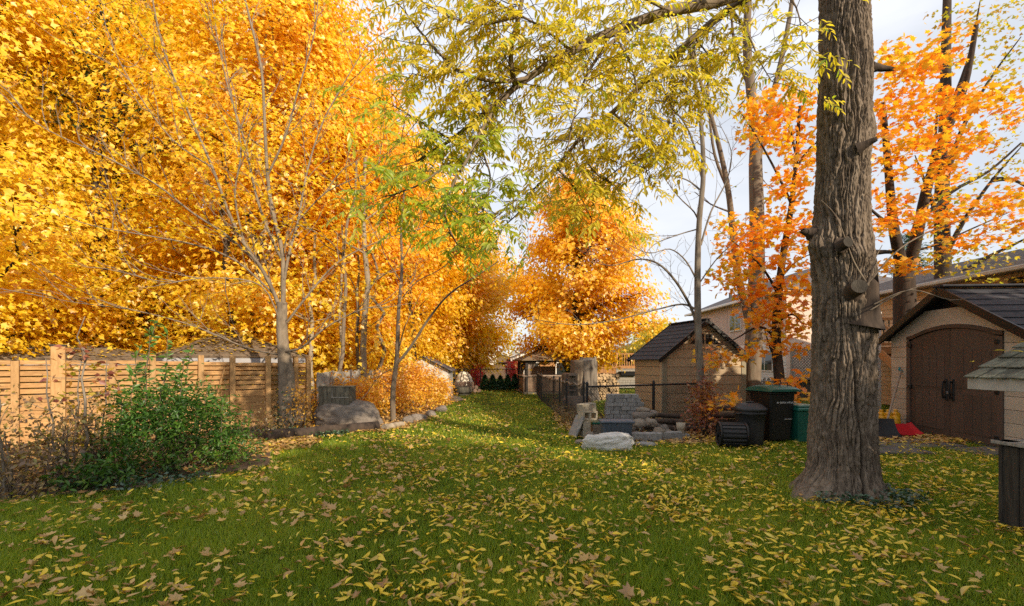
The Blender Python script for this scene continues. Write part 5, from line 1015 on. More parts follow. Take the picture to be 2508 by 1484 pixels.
def green_bin():
    t = thing('green_bin', 'small dark green organics bin with red sticker, half hidden by the big trunk', 'bin', P0(1957, 9.3), .2); MB().box((0, 0, .32), (.42, .44, .62), 0, .03, taper=.82).build('body', 'greenlid', t); MB().box((0, 0, .645), (.47, .49, .07), 0, .02).build('rim', 'greenlid', t); ld = MB().box((0, .01, .70), (.44, .46, .05), 0, .02).build('lid', 'greenlid', t); MB().box((-.1, .16, .76), (.2, .08, .1), 0, .02).build('lid_lock', 'greenlid', ld)
    MB().box((.1, -.248, .645), (.11, .008, .07), 0, .003).build('sticker', 'label_red', t); MB().prism([(.02, .38), (.14, .36), (.16, .31), (.09, .335), (.05, .31)], 1, -.222, -.212).build('torn_label', 'label_white', t)
green_bin()
def tumbler():
    t = thing('compost_tumbler', 'black ribbed drum lying on the grass left of the round can', 'drum', P0(1792, 8.75), -.18); r = .215; n = 16; L_ = .44; zc = .225; m = MB()
    for side in (-1, 1):
        for k in range(n): pass
    m.tube([(-L_ / 2 + .02, 0, zc), (L_ / 2 - .02, 0, zc)], r * .93, 28, smooth=False); m.build('drum', 'black', t)
    for k in range(n):
        a = 2 * math.pi * k / n; MB().box((0, 0, 0), (L_ - .04, .05, .03), 0, .008, rx=a).build('rib', 'blackgrey', t, (0, -math.sin(a) * r * .95, zc + math.cos(a) * r * .95))
    for s in (-1, 1):
        w = MB(); pts = [(s * L_ / 2, math.cos(a) * r, zc + math.sin(a) * r) for a in [2 * math.pi * i / 24 for i in range(25)]]; w.tube(pts, .022, 8, False); e = w.build('end_ring', 'black', t)
        for k in range(6): a = math.pi * k / 6; MB().bar((s * L_ / 2, math.cos(a) * r * .95, zc + math.sin(a) * r * .95), (s * L_ / 2, -math.cos(a) * r * .95, zc - math.sin(a) * r * .95), .02, .02).build('spoke', 'blackgrey', e)
        MB().tube([(s * (L_ / 2 - .02), 0, zc), (s * (L_ / 2 + .04), 0, zc)], .05, 12).build('hub', 'black', t)
tumbler()
def tote():
    t = thing('storage_tote', 'blue-grey ribbed plastic tote behind the white boulder', 'tote', P0(1508, 9.35), -.03); MB().box((0, 0, .19), (.57, .38, .38), 0, .02, taper=.88).build('body', 'bluegrey', t); MB().box((0, 0, .395), (.64, .43, .045), 0, .012).build('rim', 'bluegrey', t)
    for k in range(6): bx('rib', 'bluegrey', t, (-.22 + k * .088, -.183, .2), (.018, .022, .34), rx=.08)
    g = thing('green_tray', 'flat green plastic tray behind the tote', 'tray', P0(1462, 10.25), .2); MB().box((0, 0, .26), (.34, .3, .05), 0, .012).build('tray', 'greenlid', g); MB().box((0, 0, .12), (.3, .26, .24), 0, .01).build('support', 'stone_brown', g)
tote()
def cinder(label, loc, rot):
    t = thing('cinder_block', label, 'block', loc); t.rotation_euler = rot
    m = MB(); m.box((0, -.075, 0), (.38, .04, .18), 0, .006).box((0, .075, 0), (.38, .04, .18), 0, .006)
    for x in (-.17, 0, .17): m.box((x, 0, 0), (.04, .112, .178), 0, .003)
    m.build('shell', 'concrete_tan', t); return t
b0 = P0(1425, 9.95)
cinder('lowest tan cinder block of the stack by the corner post', (b0[0] + .05, b0[1], .19), (0, rad(90), rad(25))); cinder('middle tan cinder block of the stack, hollow side out', (b0[0] + .12, b0[1] + .02, .44), (rad(90), rad(4), rad(30))); cinder('topmost tan cinder block of the stack by the corner post', (b0[0] + .1, b0[1] + .06, .59), (rad(0), rad(-3), rad(35)))
t = thing('leaning_slab', 'pale concrete slab leaning against the cinder blocks', 'slab', (b0[0] - .12, b0[1] - .02, 0)); MB().box((0, 0, .22), (.05, .34, .46), .3, .01, ry=.42).build('slab', 'concrete', t)
# stacked pavers
pms = [MB().box((0, 0, 0), (w, .11, .088), 0, .006).mesh('paver_block') for w in (.10, .155, .20)]
pc = Vector(((1524 - CX) / F * 10.85, 10.85, 0))
for row in range(9):
    x = -.36 + R.uniform(-.03, .03); 
    while x < (.33 if row < 8 else .26):
        k = R.choices((0, 1, 2), (2, 4, 2))[0]; w = (.10, .155, .20)[k]
        for dy in (0, .13): o = link('paver_block', pms[k], 'concrete', None, pc + Vector((x + w / 2, dy + R.uniform(-.012, .012), .046 + row * .0905)), (0, 0, R.gauss(0, .03))); tag(o, 'small grey concrete paver in the stacked block wall behind the tote', 'paver', 'stacked grey pavers')
        x += w + R.uniform(.004, .012)
def rock_mesh(seed, sub=3, rough=.25, flat=.5):
    bm = bmesh.new(); bmesh.ops.create_icosphere(bm, subdivisions=sub, radius=1)
    for v in bm.verts:
        p = v.co.copy(); n = mnoise.noise(p * 1.1 + Vector((seed * 7.3, 0, 0))) * rough + mnoise.noise(p * 2.7 + Vector((0, seed * 3.1, 0))) * rough * .45 + (abs(mnoise.noise(p * 4.3 + Vector((0, 0, seed)))) - .2) * rough * -.5 + mnoise.noise(p * 11 + Vector((seed, 0, 0))) * rough * .12
        c = max(abs(p.x), abs(p.y), abs(p.z)); v.co = p * (1 + n) * (1 - flat * .3 + flat * .3 / c); 
        if v.co.z < -.55: v.co.z = -.55 - (v.co.z + .55) * -.2
    me = bpy.data.meshes.new('rock'); bm.to_mesh(me); bm.free(); me.polygons.foreach_set('use_smooth', [True] * len(me.polygons)); return me
def rock(name, label, loc, dims, mat, seed, rz=0, sub=3, rough=.25, group=None, flat=.5, rx=0):
    o = link(name, rock_mesh(seed, sub, rough, flat), mat, None, loc, (rx, 0, rz)); o.scale = (dims[0] / 2, dims[1] / 2, dims[2] / 1.6); return tag(o, label, 'rock', group)
g = gr(1487, 1098); rock('boulder', 'long pale limestone boulder on the grass in front of the tote', ((1487 - CX) / F * 8.6, 8.6, .10), (.92, .42, .30), 'stone_white', 3, .04, 5, .22, flat=1.0)
D = 11.75; rock('boulder', 'big brown granite boulder under the wooden box', ((850 - CX) / F * D, D, .22), (1.62, 1.0, .62), 'stone', 8, .05, 5, .16, flat=.5)
rr = [(1573, 1035, .42, .2, .14, 10.0, .42), (1568, 1050, .4, .26, .16, 9.9, .28), (1592, 1046, .3, .2, .17, 9.8, .30), (1560, 1062, .2, .18, .16, 9.6, .07), (1580, 1063, .2, .2, .15, 9.6, .06), (1612, 1056, .36, .26, .24, 9.55, .1), (1604, 1040, .2, .18, .16, 9.9, .2), (1640, 1052, .24, .2, .14, 9.9, .06), (1655, 1058, .22, .16, .1, 9.7, .04), (1625, 1042, .3, .22, .18, 10.2, .1), (1445, 1062, .2, .16, .16, 9.5, .07), (1420, 1078, .22, .16, .08, 9.1, .03), (1600, 1022, .34, .2, .13, 10.4, .42), (1575, 1022, .3, .2, .12, 10.3, .5), (1550, 1040, .26, .2, .2, 10.1, .1), (1590, 1030, .32, .26, .2, 10.2, .2)]
rl = ['flat stone lying across the top of the rock heap beside the tote', 'broad flat brown stone in the middle of the rock heap', 'tan angular stone under the flat one in the rock heap', 'small round stone at the foot of the heap, next to the tote', 'second small round stone at the foot of the heap', 'rounded stone with a white patch at the right foot of the heap', 'small stone right of the flat one in the heap', 'dark stone among leaves on the curb, left of the pipe', 'flat brown stone on the curb beside the pipe', 'stone at the back right of the rock heap', 'dark stone between the cinder blocks and the tote', 'flat stone on the grass left of the limestone boulder', 'topmost right stone of the rock heap', 'topmost left stone of the rock heap', 'stone pressed between the tote and the heap', 'brown stone at the core of the rock heap']
for i, (x, y, a, b_, c_, D, z) in enumerate(rr): rock('rock', rl[i], ((x - CX) / F * D, D, z), (a, b_, c_), 'stone_brown' if i % 3 else 'stone', 20 + i, i * .9, 3, .3, 'rocks heaped beside the tote')
rock('flat_stone', 'flat grey stone sunk in the grass right of the limestone boulder', ((1580 - CX) / F * 9.0, 9.0, .01), (.5, .3, .07), 'concrete', 51, .1, 3, .3)
for i, (x, D, w) in enumerate([(1580, 9.38, .62), (1634, 9.5, .56)]):
    t = thing('curb_stone', ['concrete curb stone left, below the rock heap', 'concrete curb stone right, under the pipe'][i], 'curb', P0(x, D), .1); MB().box((0, 0, .07), (w, .16, .2), 0, .014).build('block', 'concrete', t)
p_ = P0(1667, 9.85); t = thing('pipe_piece', 'short beige plastic pipe standing on the curb', 'pipe', (p_[0], p_[1], .0)); MB().lathe([(.075, 0), (.075, .17), (.09, .18), (.09, .3), (.078, .3), (.07, .18), (.07, .02)], 18, caps=False).build('pipe', 'concrete_tan', t); bx('footing', 'concrete', t, (0, 0, .03), (.3, .2, .1))
for i, (x, D, z, r, L_, rz, lab) in enumerate([(1615, 10.9, .34, .055, .9, 1.3, 'mossy branch log on top of the heap by the paver stack'), (1628, 10.7, .22, .06, .8, 1.45, 'brown branch log in the middle of the heap by the paver stack'), (1640, 10.5, .1, .06, .7, 1.2, 'lowest branch log of the heap by the paver stack'), (1612, 10.7, .12, .07, .6, 1.7, 'thick branch log under the mossy one'), (1745, 10.9, .1, .05, 1.8, 1.52, 'long thin branch lying below the burgundy shrub'), (1690, 10.6, .08, .06, .9, 1.9, 'rotting log end among leaves behind the pipe'), (1800, 11.2, .3, .07, 1.3, 1.57, 'dark log lying behind the ribbed drum'), (1810, 11.3, .14, .08, 1.5, 1.5, 'lowest dark log behind the ribbed drum'), (1790, 11.4, .45, .06, 1.2, 1.62, 'topmost dark log behind the ribbed drum')]):
    me = log_mesh(L_, r, 9); me.materials.append(M['bark_dark']); me.materials.append(M['endgrain_old']); me.polygons.foreach_set('material_index', [1 if len(p.vertices) > 4 else 0 for p in me.polygons]); tag(link('branch_log', me, None, None, ((x - CX) / F * D, D, z), (R.gauss(0, .08), R.uniform(0, 6), rz)), lab, 'log')

# wooden box on the boulder
t = thing('wooden_box', 'dark weathered wooden box sitting on the big boulder', 'box', ((826 - CX) / F * 11.7, 11.7, .47), -.06); W_ = .74
for k in range(7): bx('plank', 'darkwood', t, (-W_ / 2 + .053 + k * .1055, -.2, .235), (.101, .022, .46 + (.02 if k < 4 else 0)))
bx('side', 'darkwood', t, (-W_ / 2, 0, .235), (.022, .38, .46)); bx('side', 'darkwood', t, (W_ / 2, 0, .235), (.022, .38, .46)); bx('lid', 'darkwood', t, (0, 0, .475), (W_ + .04, .44, .025)); bx('batten', 'greywood', t, (.15, -.218, .22), (.42, .014, .025)); bx('batten', 'greywood', t, (-.035, -.218, .33), (.022, .014, .24)); bx('back', 'darkwood', t, (0, .19, .235), (W_, .022, .46)); bx('base', 'darkwood', t, (0, 0, .01), (W_ - .06, .34, .02))
# edging logs on the left
def edge_log(label, a, b, r0, r1, mat, name='edging_log', n=14):
    a, b = Vector(a), Vector(b); t = thing(name, label, 'log', a); pts = wob((0, 0, r0 * .7), b - a + Vector((0, 0, r1 * .7)), 8, .008); w = MB(); w.tube(pts, [r * R.uniform(.92, 1.08) for r in lin(r0, r1, 9)], n); w.build('trunk', mat, t)
    e = MB(); t.name; d = (b - a).normalized(); pe = pts[-1]; e.tube([pe, pe + d * .012], r1 * .93, n); e.build('cut_face', 'endgrain_old', t); return t
edge_log('long dark ivy-grown log edging the bed below the boulder', gr(652, 1080), gr(925, 1052), .12, .11, 'bark_dark')
edge_log('short pale weathered log at the bed edge right of the boulder', gr(940, 1054), gr(985, 1045), .085, .075, 'bark_light', 'weathered_log')
for i, (x, y, s) in enumerate([(925, 1042, .26), (1025, 1030, .5), (1055, 1020, .4), (1080, 1008, .4), (1000, 1036, .3)]):
    g = gr(x, y); rock('rock', ['dark stone between the dark log and the pale log', 'flat grey edging stone below the golden shrubs, nearest the pale log', 'second grey edging stone below the golden shrubs', 'grey edging stone farthest along the golden shrubs', 'small grey stone just past the pale log'][i], (g.x, g.y, .06), (s, s * .7, .2), 'stone', 70 + i, i, 3, .3)

# snow shovels and jugs by the cream shed
def shovels():
    D = 9.85; p = P0(2150, D); t = thing('snow_shovel', 'black snow shovel with teal grip leaning on the cream shed', 'shovel', p); 
    tip = Vector((at(2206, 908, 11.0) - Vector(p))); bot = Vector((at(2172, 1030, D) - Vector(p))); MB().tube([bot, bot.lerp(tip, .5), tip], .02, 8).build('shaft', 'wood_handle', t)
    d = (tip - bot).normalized(); s = Vector((1, 0, 0)); MB().tube([tip - d * .03, tip + d * .05 - s * .055, tip + d * .15 - s * .05, tip + d * .15 + s * .06, tip + d * .05 + s * .06, tip - d * .03], .019, 8).build('grip', 'teal', t)
    n, m = 9, 7; V = []
    for k in range(2):
        for i in range(m):
            q = i / (m - 1)
            for j in range(n):
                x = -.34 + .62 * j / (n - 1); a = q * 1.25; V.append((x, -.30 + .30 * math.sin(a) + .012 * k - .04 * (x / .3) ** 2, .02 + .36 * (1 - math.cos(a)) + .02 * math.cos(j * 2.1) * 0 + q * .12 + .006 * (j % 2)))
    Fs = [(k * n * m + i * n + j, k * n * m + i * n + j + 1, k * n * m + (i + 1) * n + j + 1, k * n * m + (i + 1) * n + j) for k in range(2) for i in range(m - 1) for j in range(n - 1)]
    MB().add(V, Fs, True).build('scoop', 'blackgrey', t)
    D = 10.0; p = P0(2212, D); t = thing('shovel_scoop', 'red plastic shovel blade lying at the foot of the cream shed', 'shovel', p, -.1); V = []
    for k in range(2):
        for i in range(m):
            q = i / (m - 1)
            for j in range(n): x = -.26 + .52 * j / (n - 1); V.append((x * (1 - .12 * q), -.2 + .32 * q, .04 + .19 * q ** 1.4 + .35 * (abs(x) / .26) ** 4 * .12 + .012 * (j % 2) + .012 * k))
    MB().add(V, Fs, True).build('scoop', 'red', t); MB().tube([(0, .1, .15), (0, .3, .22)], .025, 8).build('socket', 'red', t)
shovels()
jug = thing('yellow_jug', 'x', 'jug', (0, 0, 0), 0, 'yellow jugs beside the cream shed'); MB().lathe([(.02, 0), (.085, 0), (.09, .02), (.09, .17), (.075, .215), (.035, .24), (.035, .262), (.02, .265)], 16).build('body', 'yellow', jug); MB().lathe([(.04, .258), (.04, .29), (.01, .292)], 14).build('cap', 'yellow', jug); MB().tube([(.07, 0, .2), (.115, 0, .17), (.11, 0, .1), (.085, 0, .08)], .014, 6).build('handle', 'yellow', jug); bx('label', 'label_white', jug, (-.02, -.09, .09), (.08, .006, .08))
jl = ['yellow jug next to the shed corner, front row', 'second yellow jug of the front row from the shed corner', 'third yellow jug of the front row from the shed corner', 'yellow jug of the front row, closest to the big trunk', 'yellow jug in the back row, next to the shed corner', 'yellow jug in the back row, second from the shed corner', 'yellow jug in the back row, behind the shovel shaft', 'yellow jug in the back row, closest to the big trunk']
for i in range(8):
    x = 2193 - (i % 4) * 17.5; D = 10.75 + .2 * (i // 4); j = jug if i == 0 else copy_thing(jug); j.location = (P0(x, D)[0], D, .17 if i // 4 else .11); j.rotation_euler.z = R.uniform(-.5, .5) + math.pi / 2; j['label'] = jl[i]
t = thing('jug_crate', 'low grey crate under the yellow jugs', 'crate', P0(2167, 10.85)); MB().box((0, 0, .055), (.85, .46, .11), 0, .01).box((0, .1, .14), (.85, .2, .06), 0, .01).build('tray', 'darkwood', t)

# wishing well at the right edge
def well():
    c = P0(2590, 4.25); t = thing('wishing_well', 'weathered wishing well with mossy shingle roof, cut by the right edge', 'wishing well', (5.06, 4.15, 0), .05); w = .42
    for s in range(4):
        a = s * math.pi / 2
        for k in range(6):
            q = -w + .075 + k * .146; v = Matrix.Rotation(a, 4, 'Z') @ Vector((q, -w, .38)); o = MB().box((0, 0, 0), (.14, .03, .76), 0, .005).build('plank', 'blackwood', t, v, (0, 0, a))
        v = Matrix.Rotation(a, 4, 'Z') @ Vector((0, -w + .02, .79)); MB().box((0, 0, 0), (2 * w + .13, .16, .035), 0, .006).build('cap_board', 'greywood', t, v, (0, 0, a))
    for y in (-.3, .3): bx('roof_post', 'offwhite', t, (.0, y, 1.15), (.08, .08, .75))
    ez, pz, hx, hy = 1.40, 1.78, .70, .52
    for s in (-1, 1):
        for k in range(4):
            q = k / 4; x = s * (hx - hx * q - .09); z = ez + (pz - ez) * q + .045; nsh = 8
            for j in range(nsh): o = MB().box((0, 0, 0), (.235, 2 * hy / nsh - .008 - R.random() * .008, .014), 0, .003).build('shingle', 'mossy', t, (x + R.uniform(-.008, .008), -hy + (j + .5) * 2 * hy / nsh + (.03 if k % 2 else 0), z + R.uniform(0, .006))); o.rotation_euler = (0, s * (math.atan2(pz - ez, hx) - .08), 0)
        bx('fascia', 'offwhite', t, (s * (hx - .04), 0, ez - .055), (.025, 2 * hy, .12))
    for s in (-1, 1): MB().prism([(-hx + .06, ez - .115), (hx - .06, ez - .115), (hx - .06, ez - .01), (0, pz - .06), (-hx + .06, ez - .01)], 1, s * (hy - .05) - .012, s * (hy - .05) + .012).build('gable_board', 'offwhite', t)
    bx('ridge_board', 'mossy', t, (0, 0, pz + .03), (.12, 2 * hy + .04, .03))
    P = np.stack([rng.uniform(-.7, -.1, 9), rng.uniform(-.6, .6, 9), np.zeros(9)], 1); P[:, 2] = ez + (pz - ez) * (1 + P[:, 0] / hx) + .075; leaf_obj('fallen_leaf_litter', 'fallen', t, [leaves(P, .11, T_LANCE, .9)])['kind'] = 'stuff'
well()

# ------------------------------------------------------------------ shrubs
def shrub(name, label, c, rx, ry, h, n, size, T, mat, stems=14, stem_mat='bark_mid', up=.5, shell=.55, group=None, low=.05, cat='shrub', sr=.16, per=9):
    t = thing(name, label, cat, c, 0, group); w = MB(); C = []
    for k in range(n):
        a = R.uniform(0, 6.283); v = R.random() ** .8; rr_ = (shell + (1 - shell) * R.random() ** .5) * math.sqrt(max(0, 1 - (v * .92) ** 2)) if R.random() < .8 else R.random() * .6
        C.append((math.cos(a) * rx * rr_ * R.uniform(.85, 1.12), math.sin(a) * ry * rr_ * R.uniform(.85, 1.12), low + (h - low) * v * R.uniform(.85, 1.08)))
    for k in range(stems): q = R.choice(C); w.tube(wob((R.gauss(0, rx * .12), R.gauss(0, ry * .12), -.04), q, 5, .05, .05), lin(.012, .003, 6), 5, False)
    w.build('stems', stem_mat, t); C = np.array(C); leaf_obj('foliage', mat, t, [sprays(C, sr, per, size, T, .5, out=nrm(C * [1, 1, .4] + 1e-4), up=up)]); return t
c = P0(430, 7.0); t = shrub('green_shrub', 'dense dark green shrub with tall leafy shoots on the lawn edge at left', c, 1.0, .75, 1.12, 640, .07, T_LANCE, 'green', 26, 'bark_mid', .45, per=12, sr=.17)
w = MB(); P = []; hd = []
for (x, y, bxx) in [(390, 772, 330), (345, 850, 320), (410, 820, 400), (450, 880, 430), (470, 850, 420), (330, 900, 310), (430, 900, 440), (510, 950, 480), (365, 800, 350), (545, 985, 540), (290, 930, 300), (405, 900, 380)]:
    D = 6.9 + R.uniform(-.25, .3); e = at(x, y, D) - Vector(c); b_ = at(bxx, 1040, D) - Vector(c); b_.z = .35; pl = wob(b_, e, 8, .015, .03); w.tube(pl, lin(.009, .003, 9), 5, False)
    for i in range(1, 9):
        for _ in range(9): P.append(pl[i - 1].lerp(pl[i], R.random())); hd.append(Vector((R.gauss(0, 1), R.gauss(0, 1), R.uniform(.1, .9))))
w.build('shoot_stems', 'bark_mid', t); P = np.array([tuple(p) for p in P]); hd = np.array([tuple(p) for p in hd]); leaf_obj('shoot_leaves', 'green2', t, [leaves(P, .13 * rng.uniform(.6, 1.15, len(P)), T_LANCE, .5, hd, .8, .15)])
shrub('green_shrub', 'small low green plant in front of the dry weeds at left', P0(225, 5.95), .42, .3, .3, 60, .09, T_LANCE, 'green', 8, 'bark_mid', .55, per=9)
shrub('green_shrub', 'small green plant under the right side of the dense shrub', P0(570, 7.6), .4, .3, .45, 60, .07, T_LANCE, 'green', 8, 'bark_mid', .5, per=8)
for i, (x, D, rx, h, n, mat) in enumerate([(30, 5.5, .6, .75, 120, 'dry'), (150, 6.1, .65, .95, 130, 'dry'), (-40, 6.3, .7, 1.15, 110, 'dry'), (235, 6.9, .5, 1.15, 90, 'dry'), (640, 9.6, .5, .5, 70, 'dry'), (735, 11.2, .45, .95, 80, 'bushgold'), (775, 12.2, .4, .8, 60, 'bushgold')]):
    shrub('weedy_bush', ['tangle of dry brown weeds at the bottom left edge', 'dry yellowing weeds in front of the thick fence post', 'dry weeds against the fence at the left edge', 'dry brown bush left of the dense green shrub', 'low dry weeds between the green shrub and the dark log', 'thin golden weeds right of the bare tree foot', 'golden weeds beside the old grey fence'][i], P0(x, D), rx, .45, h, n, .06, T_OVAL, mat, 26, 'bark_mid', .3, .3, 'dry weeds along the timber fence', per=5, sr=.13)
def stem_plant(label, x, D, top, leafspec, mats, r=.016):
    b = Vector(P0(x, D)); t = thing('weed_stem', label, 'plant', b, 0, 'tall weed stems by the timber fence'); w = MB(); e = at(top[0], top[1], D) - b; pl = wob((0, 0, -.03), e, 8, .012); w.tube(pl, lin(r, .005, 9), 6); P = []; hd = []
    for (q, n, L_) in leafspec:
        p = pl[min(int(q * 8), 7)].lerp(pl[min(int(q * 8) + 1, 8)], q * 8 % 1)
        for _ in range(n):
            d = Vector((R.gauss(0, 1), R.gauss(0, .7), R.uniform(-.1, .5))).normalized() * L_; s = wob(p, p + d, 3, .05); w.tube(s, [.005, .004, .003, .002], 4, False)
            for k in range(7): P.append(s[R.randint(1, 3)] + Vector((R.gauss(0, .03), R.gauss(0, .03), R.gauss(0, .03)))); hd.append(d)
    w.build('stem', 'bark', t); P = np.array([tuple(p) for p in P]); hd = np.array([tuple(p) for p in hd]); leaf_obj('foliage', mats, t, [leaves(P, .095 * rng.uniform(.6, 1.2, len(P)), T_OVAL, .5, hd, .5, .3)])
stem_plant('tall dark stem with reddish leaves, left of the dense green shrub', 206, 6.3, (208, 775), [(.35, 2, .4), (.5, 3, .5), (.62, 4, .4), (.72, 4, .35), (.8, 3, .25)], 'burgundy', .024)
stem_plant('bare thin stem in front of the thick fence post', 140, 6.0, (112, 878), [(.4, 2, .3), (.6, 2, .3)], 'dry'); stem_plant('short leafy stem at the very left edge', 12, 5.4, (-4, 955), [(.5, 2, .3), (.8, 3, .25)], 'dry'); stem_plant('thin stem with yellow-green leaves between post and reddish stem', 178, 6.6, (200, 880), [(.3, 3, .35), (.5, 4, .4), (.7, 3, .3), (.9, 3, .2)], 'olive'); stem_plant('leafy stem with amber leaves right of the reddish one', 245, 6.9, (262, 880), [(.3, 3, .35), (.5, 4, .35), (.7, 4, .3), (.9, 3, .2)], 'olive')
for i, (x, D, rx, h, n) in enumerate([(885, 13.2, .7, 1.0, 180), (955, 14.2, .75, 1.3, 200), (1010, 15.4, .8, 1.5, 240), (1040, 17.0, .8, 1.2, 220), (1082, 18.4, .5, .8, 110), (815, 13.6, .6, 1.1, 120)]):
    shrub('golden_shrub', ['golden shrub just right of the boulder', 'golden shrub behind the thin sapling', 'golden shrub between the sapling and the low shed', 'largest golden shrub, in front of the low shed', 'golden shrub at the right corner of the low shed', 'golden shrub behind the wooden box'][i], P0(x, D), rx, rx * .8, h, n, .085, T_OVAL, 'bushgold', 24, 'bark_light', .45, .35, 'golden shrubs along the left bed', per=14, sr=.2)
shrub('burgundy_shrub', 'burgundy and amber shrub climbing round the leafless tree', P0(1725, 10.0), .36, .3, 1.15, 130, .07, T_OVAL, 'burgundy', 18, 'bark_dark', .35, .3, per=9, sr=.14)
for i, (x, D, rx, h) in enumerate([(1168, 30, .55, 1.1), (1258, 31, .5, 1.4)]):
    shrub('red_bush', ['scarlet bush left of and above the leftmost cedar', 'scarlet bush behind the gazebo post'][i], P0(x, D), rx, rx, h, 80, .11, T_KITE, 'redbush', 12, 'bark_mid', .4, .3, 'scarlet bushes behind the cedars', per=12, sr=.3)
shrub('green_fern', 'bright green bush beside the gazebo post', P0(1400, 25.5), .5, .5, 1.25, 90, .16, T_LANCE, 'green2', 10, 'bark_mid', .5, .4, per=9, sr=.25)
for i, (x, D, n) in enumerate([(1376, 12.2, 60), (1350, 14.4, 50), (1400, 11.4, 50)]): shrub('grass_clump', ['tall dry grass at the foot of the sagging fence, middle', 'tall dry grass at the foot of the sagging fence, far', 'tall dry grass at the foot of the sagging fence, near'][i], (1.35 + i * .05, D, 0), .25, .4, .4, n, .14, (np.array([(-.03, 0, 0), (.03, 0, 0), (0, 1, .1)]), np.array([(0, 1, 2)])), 'dry', 6, 'bark_mid', .1, .2, 'dry grass by the sagging fence', cat='grass', per=7)
# ivy and leaf litter on the beds
def ground_cover(name, mat, n, regions, size, T, label, cat, up=.7, z=(.01, .06)):
    P = []
    for (x, y, rx, ry, k) in regions:
        for _ in range(int(n * k)): a = R.uniform(0, 6.283); q = math.sqrt(R.random()); P.append((x + math.cos(a) * rx * q, y + math.sin(a) * ry * q, R.uniform(*z)))
    P = np.array(P); tag(leaf_obj(name, mat, None, [leaves(P, size * rng.uniform(.6, 1.25, len(P)), T, up)]), label, cat, kind='stuff')
ground_cover('ivy_ground_cover', 'ivy', 1000, [(-4.3, 10.15, .9, .35, 1.0), (-4.9, 6.2, 1.0, .5, .9), (-5.5, 10.5, .8, .6, .6), (3.87, 5.25, .55, .3, .45), (4.3, 5.4, .3, .25, .25)], .055, T_OVAL, 'dark green ivy creeping over the bed edge and tree feet', 'ivy', .6, (.01, .12))
ground_cover('leaf_litter', 'fallen_brown', 1000, [(-6.5, 8, 2.6, 2.4, 1.6), (-4, 11.2, 1.6, .8, 1.0), (-4.6, 9.0, 1.0, .9, .8), (-2.9, 13, .7, 2.2, .9), (-2.9, 17, .7, 2.5, .6), (3.4, 9.7, 1.8, .7, .6), (5.5, 10.3, 2.0, 1.0, .8), (1.45, 12.5, .3, 2.6, .5), (7.7, 9.6, 1.2, .7, .8)], .11, T_MAP, 'brown fallen leaves lying on the beds', 'leaves', .8, (.012, .05))

# ------------------------------------------------------------------ fallen leaves on the lawn
def curl(kind, seed):
    r = random.Random(seed); V = []; n = 7
    if kind == 0:                                           # walnut leaflet, boat-shaped and bent
        L_ = 1; k1 = r.uniform(-.9, 1.2); k2 = r.uniform(.15, .9); tw = r.uniform(-.5, .5); wd = r.uniform(.13, .19)
        for i in range(n):
            q = i / (n - 1); w = wd * math.sin(math.pi * min(q * 1.02, 1) ** .8) + .006; z = k1 * (q - .5) ** 2 * .55; s = tw * (q - .5)
            for x in (-1, 0, 1): V.append((x * w * math.cos(s) + .12 * math.sin(q * 3) * (seed % 3 - 1), (q - .5) * L_, z + abs(x) * w * k2 + x * w * math.sin(s) + .04))
        Fs = [(i * 3 + k, i * 3 + k + 1, (i + 1) * 3 + k + 1, (i + 1) * 3 + k) for i in range(n - 1) for k in range(2)]
    else:                                                   # curled maple leaf
        k1 = r.uniform(.3, .9); V = [(0, 0, .03)] + [(x, y - .35, k1 * (x * x + (y - .35) ** 2) * .8 + r.uniform(-.05, .06) + .03) for x, y in _o]; Fs = [(0, i + 1, (i + 1) % 14 + 1) for i in range(14)]
    return V, Fs
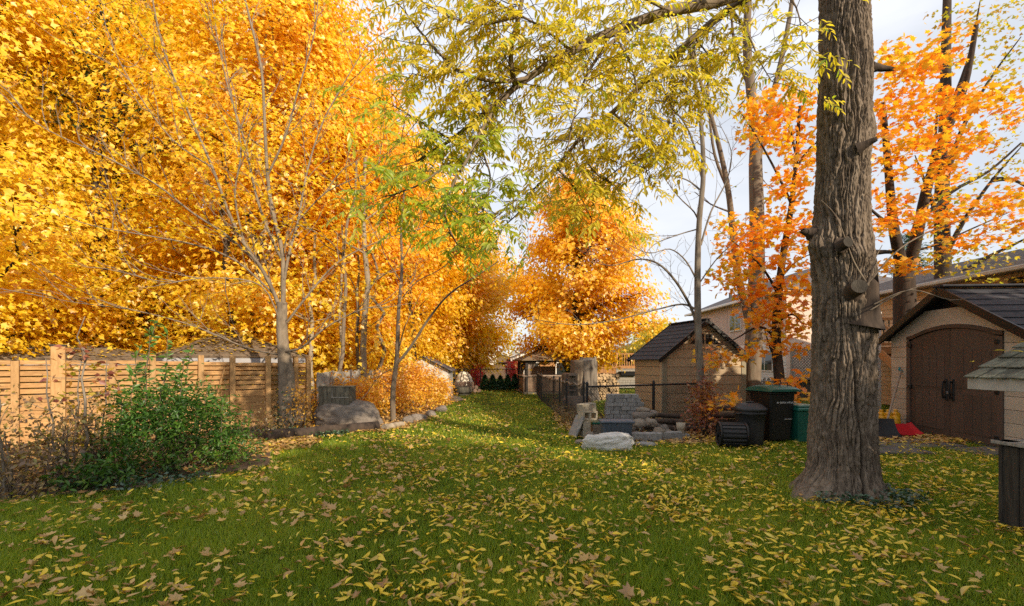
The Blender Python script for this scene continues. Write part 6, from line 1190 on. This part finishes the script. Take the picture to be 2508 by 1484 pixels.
def fallen():
    protos = []
    for k in range(14):
        V, Fs = curl(0 if k < 11 else 1, k); protos.append((np.array(V), Fs, k >= 11))
    bands = [(3.0, 4.0, 430), (4.0, 5.5, 400), (5.5, 7.5, 300), (7.5, 10, 190), (10, 15, 85), (15, 26, 22)]; Y = np.concatenate([np.sqrt(rng.uniform(a * a, b * b, int(1.12 * (b * b - a * a) * k))) for a, b, k in bands]); X = rng.uniform(-1.12, 1.12, len(Y)) * Y; n = len(Y)
    xr = X / Y; clump = np.array([.5 + .9 * mnoise.noise((x * 1.3, y * 1.1, 5)) + .7 * mnoise.noise((x * 4.1, y * 3.3, 9)) for x, y in zip(X, Y)]).clip(0, 1.2); prob = np.clip((.16 + 1.0 * clump ** 1.4) * (1.0 - .5 * (xr < -.3) * (Y < 9)), .1, 1); keep = (rng.uniform(0, 1, n) < prob) & ~in_poly(X, Y, bed) & ((X - 3.9) ** 2 + (Y - 5.75) ** 2 > .5 ** 2); X, Y = X[keep], Y[keep]
    o = np.argsort(Y); X, Y = X[o], Y[o]; n = len(X)
    pb = np.where(X < -1.2 - .0 * Y, .42, .22); brown = rng.uniform(0, 1, n) < pb
    ms = {}
    for k, (V, Fs, mp) in enumerate(protos):
        me = bpy.data.meshes.new('fallen_leaf'); me.from_pydata([tuple(v) for v in V], [], Fs); me.update(); ms[k] = me
    vis = 0; Vb = {'fallen': [], 'fallen_brown': []}; Fb = {'fallen': [[], []], 'fallen_brown': [[], []]}; cnt = {'fallen': 0, 'fallen_brown': 0}; fm = {}
    for i in range(n):
        k = R.randint(11, 13) if brown[i] and R.random() < (.6 if X[i] < -1 else .2) else R.randint(0, 10); mt = 'fallen_brown' if brown[i] else 'fallen'; s = R.choice((R.uniform(.03, .06), R.uniform(.045, .08), R.uniform(.065, .105))) * (1.15 if k >= 11 else 1) * (1 if k < 11 else .9); z = R.uniform(.018, .05); rot = (R.gauss(0, .3), R.gauss(0, .45), R.uniform(0, 6.283))
        inview = abs(X[i] / Y[i]) < 1.03 and Y[i] > 3.15
        if inview and vis < 300:
            vis += 1; key = (k, mt)
            if key not in fm:
                me = ms[k].copy(); me.materials.append(fallen_single[mt]); fm[key] = me
            ob = link('fallen_leaf', fm[key], None, None, (X[i], Y[i], z), rot); ob.scale = (s, s, s); kind = 'maple' if k >= 11 else 'walnut'
            tag(ob, 'curled brown fallen maple leaf on the nearest grass' if k >= 11 and mt == 'fallen_brown' else 'curled brown fallen leaflet on the nearest grass' if mt == 'fallen_brown' else 'narrow yellow fallen leaflet on the nearest grass', 'leaf', 'brown maple leaves on the near lawn' if k >= 11 else 'brown leaflets on the near lawn' if mt == 'fallen_brown' else 'yellow leaflets on the near lawn')
        else:
            V, Fs, mp = protos[k]; Mx = Matrix.LocRotScale(Vector((X[i], Y[i], z)), Matrix.Rotation(rot[2], 3, 'Z') @ Matrix.Rotation(rot[1], 3, 'Y') @ Matrix.Rotation(rot[0], 3, 'X'), None); A = np.array(Mx)[:3, :3] * s; W = V @ A.T + np.array([X[i], Y[i], z])
            Vb[mt].append(W); f = np.array(Fs) + cnt[mt]; Fb[mt][0 if f.shape[1] == 3 else 1].append(f); cnt[mt] += len(V)
    for mt, nm, lab in (('fallen', 'fallen_leaves', 'yellow leaflets scattered over the lawn'), ('fallen_brown', 'fallen_brown_leaves', 'brown maple leaves scattered over the lawn')):
        fs = [(kk, np.concatenate(l)) for kk, l in ((3, Fb[mt][0]), (4, Fb[mt][1])) if l]
        tag(link(nm, raw_mesh(nm, np.concatenate(Vb[mt]), fs), mt), lab, 'leaves', kind='stuff')
def single_mat(name, stops):                                # same leaf, colour picked per object
    m = leafmat(name, stops, trans=.18); nt = m.node_tree; oi = nt.nodes.new('ShaderNodeObjectInfo')
    for l in list(nt.links):
        if l.from_socket.name == 'Random Per Island': ts = l.to_socket; nt.links.remove(l); nt.links.new(oi.outputs['Random'], ts)
    return m
fallen_single = {'fallen': single_mat('fallen_leaflet', [(0, (.36, .22, .07)), (.2, (.60, .42, .08)), (.45, (.80, .58, .05)), (.75, (.88, .64, .04)), (1, (.76, .66, .22))]), 'fallen_brown': single_mat('fallen_maple', [(0, (.20, .085, .03)), (.35, (.44, .25, .085)), (.7, (.60, .40, .15)), (1, (.64, .32, .05))])}
fallen()
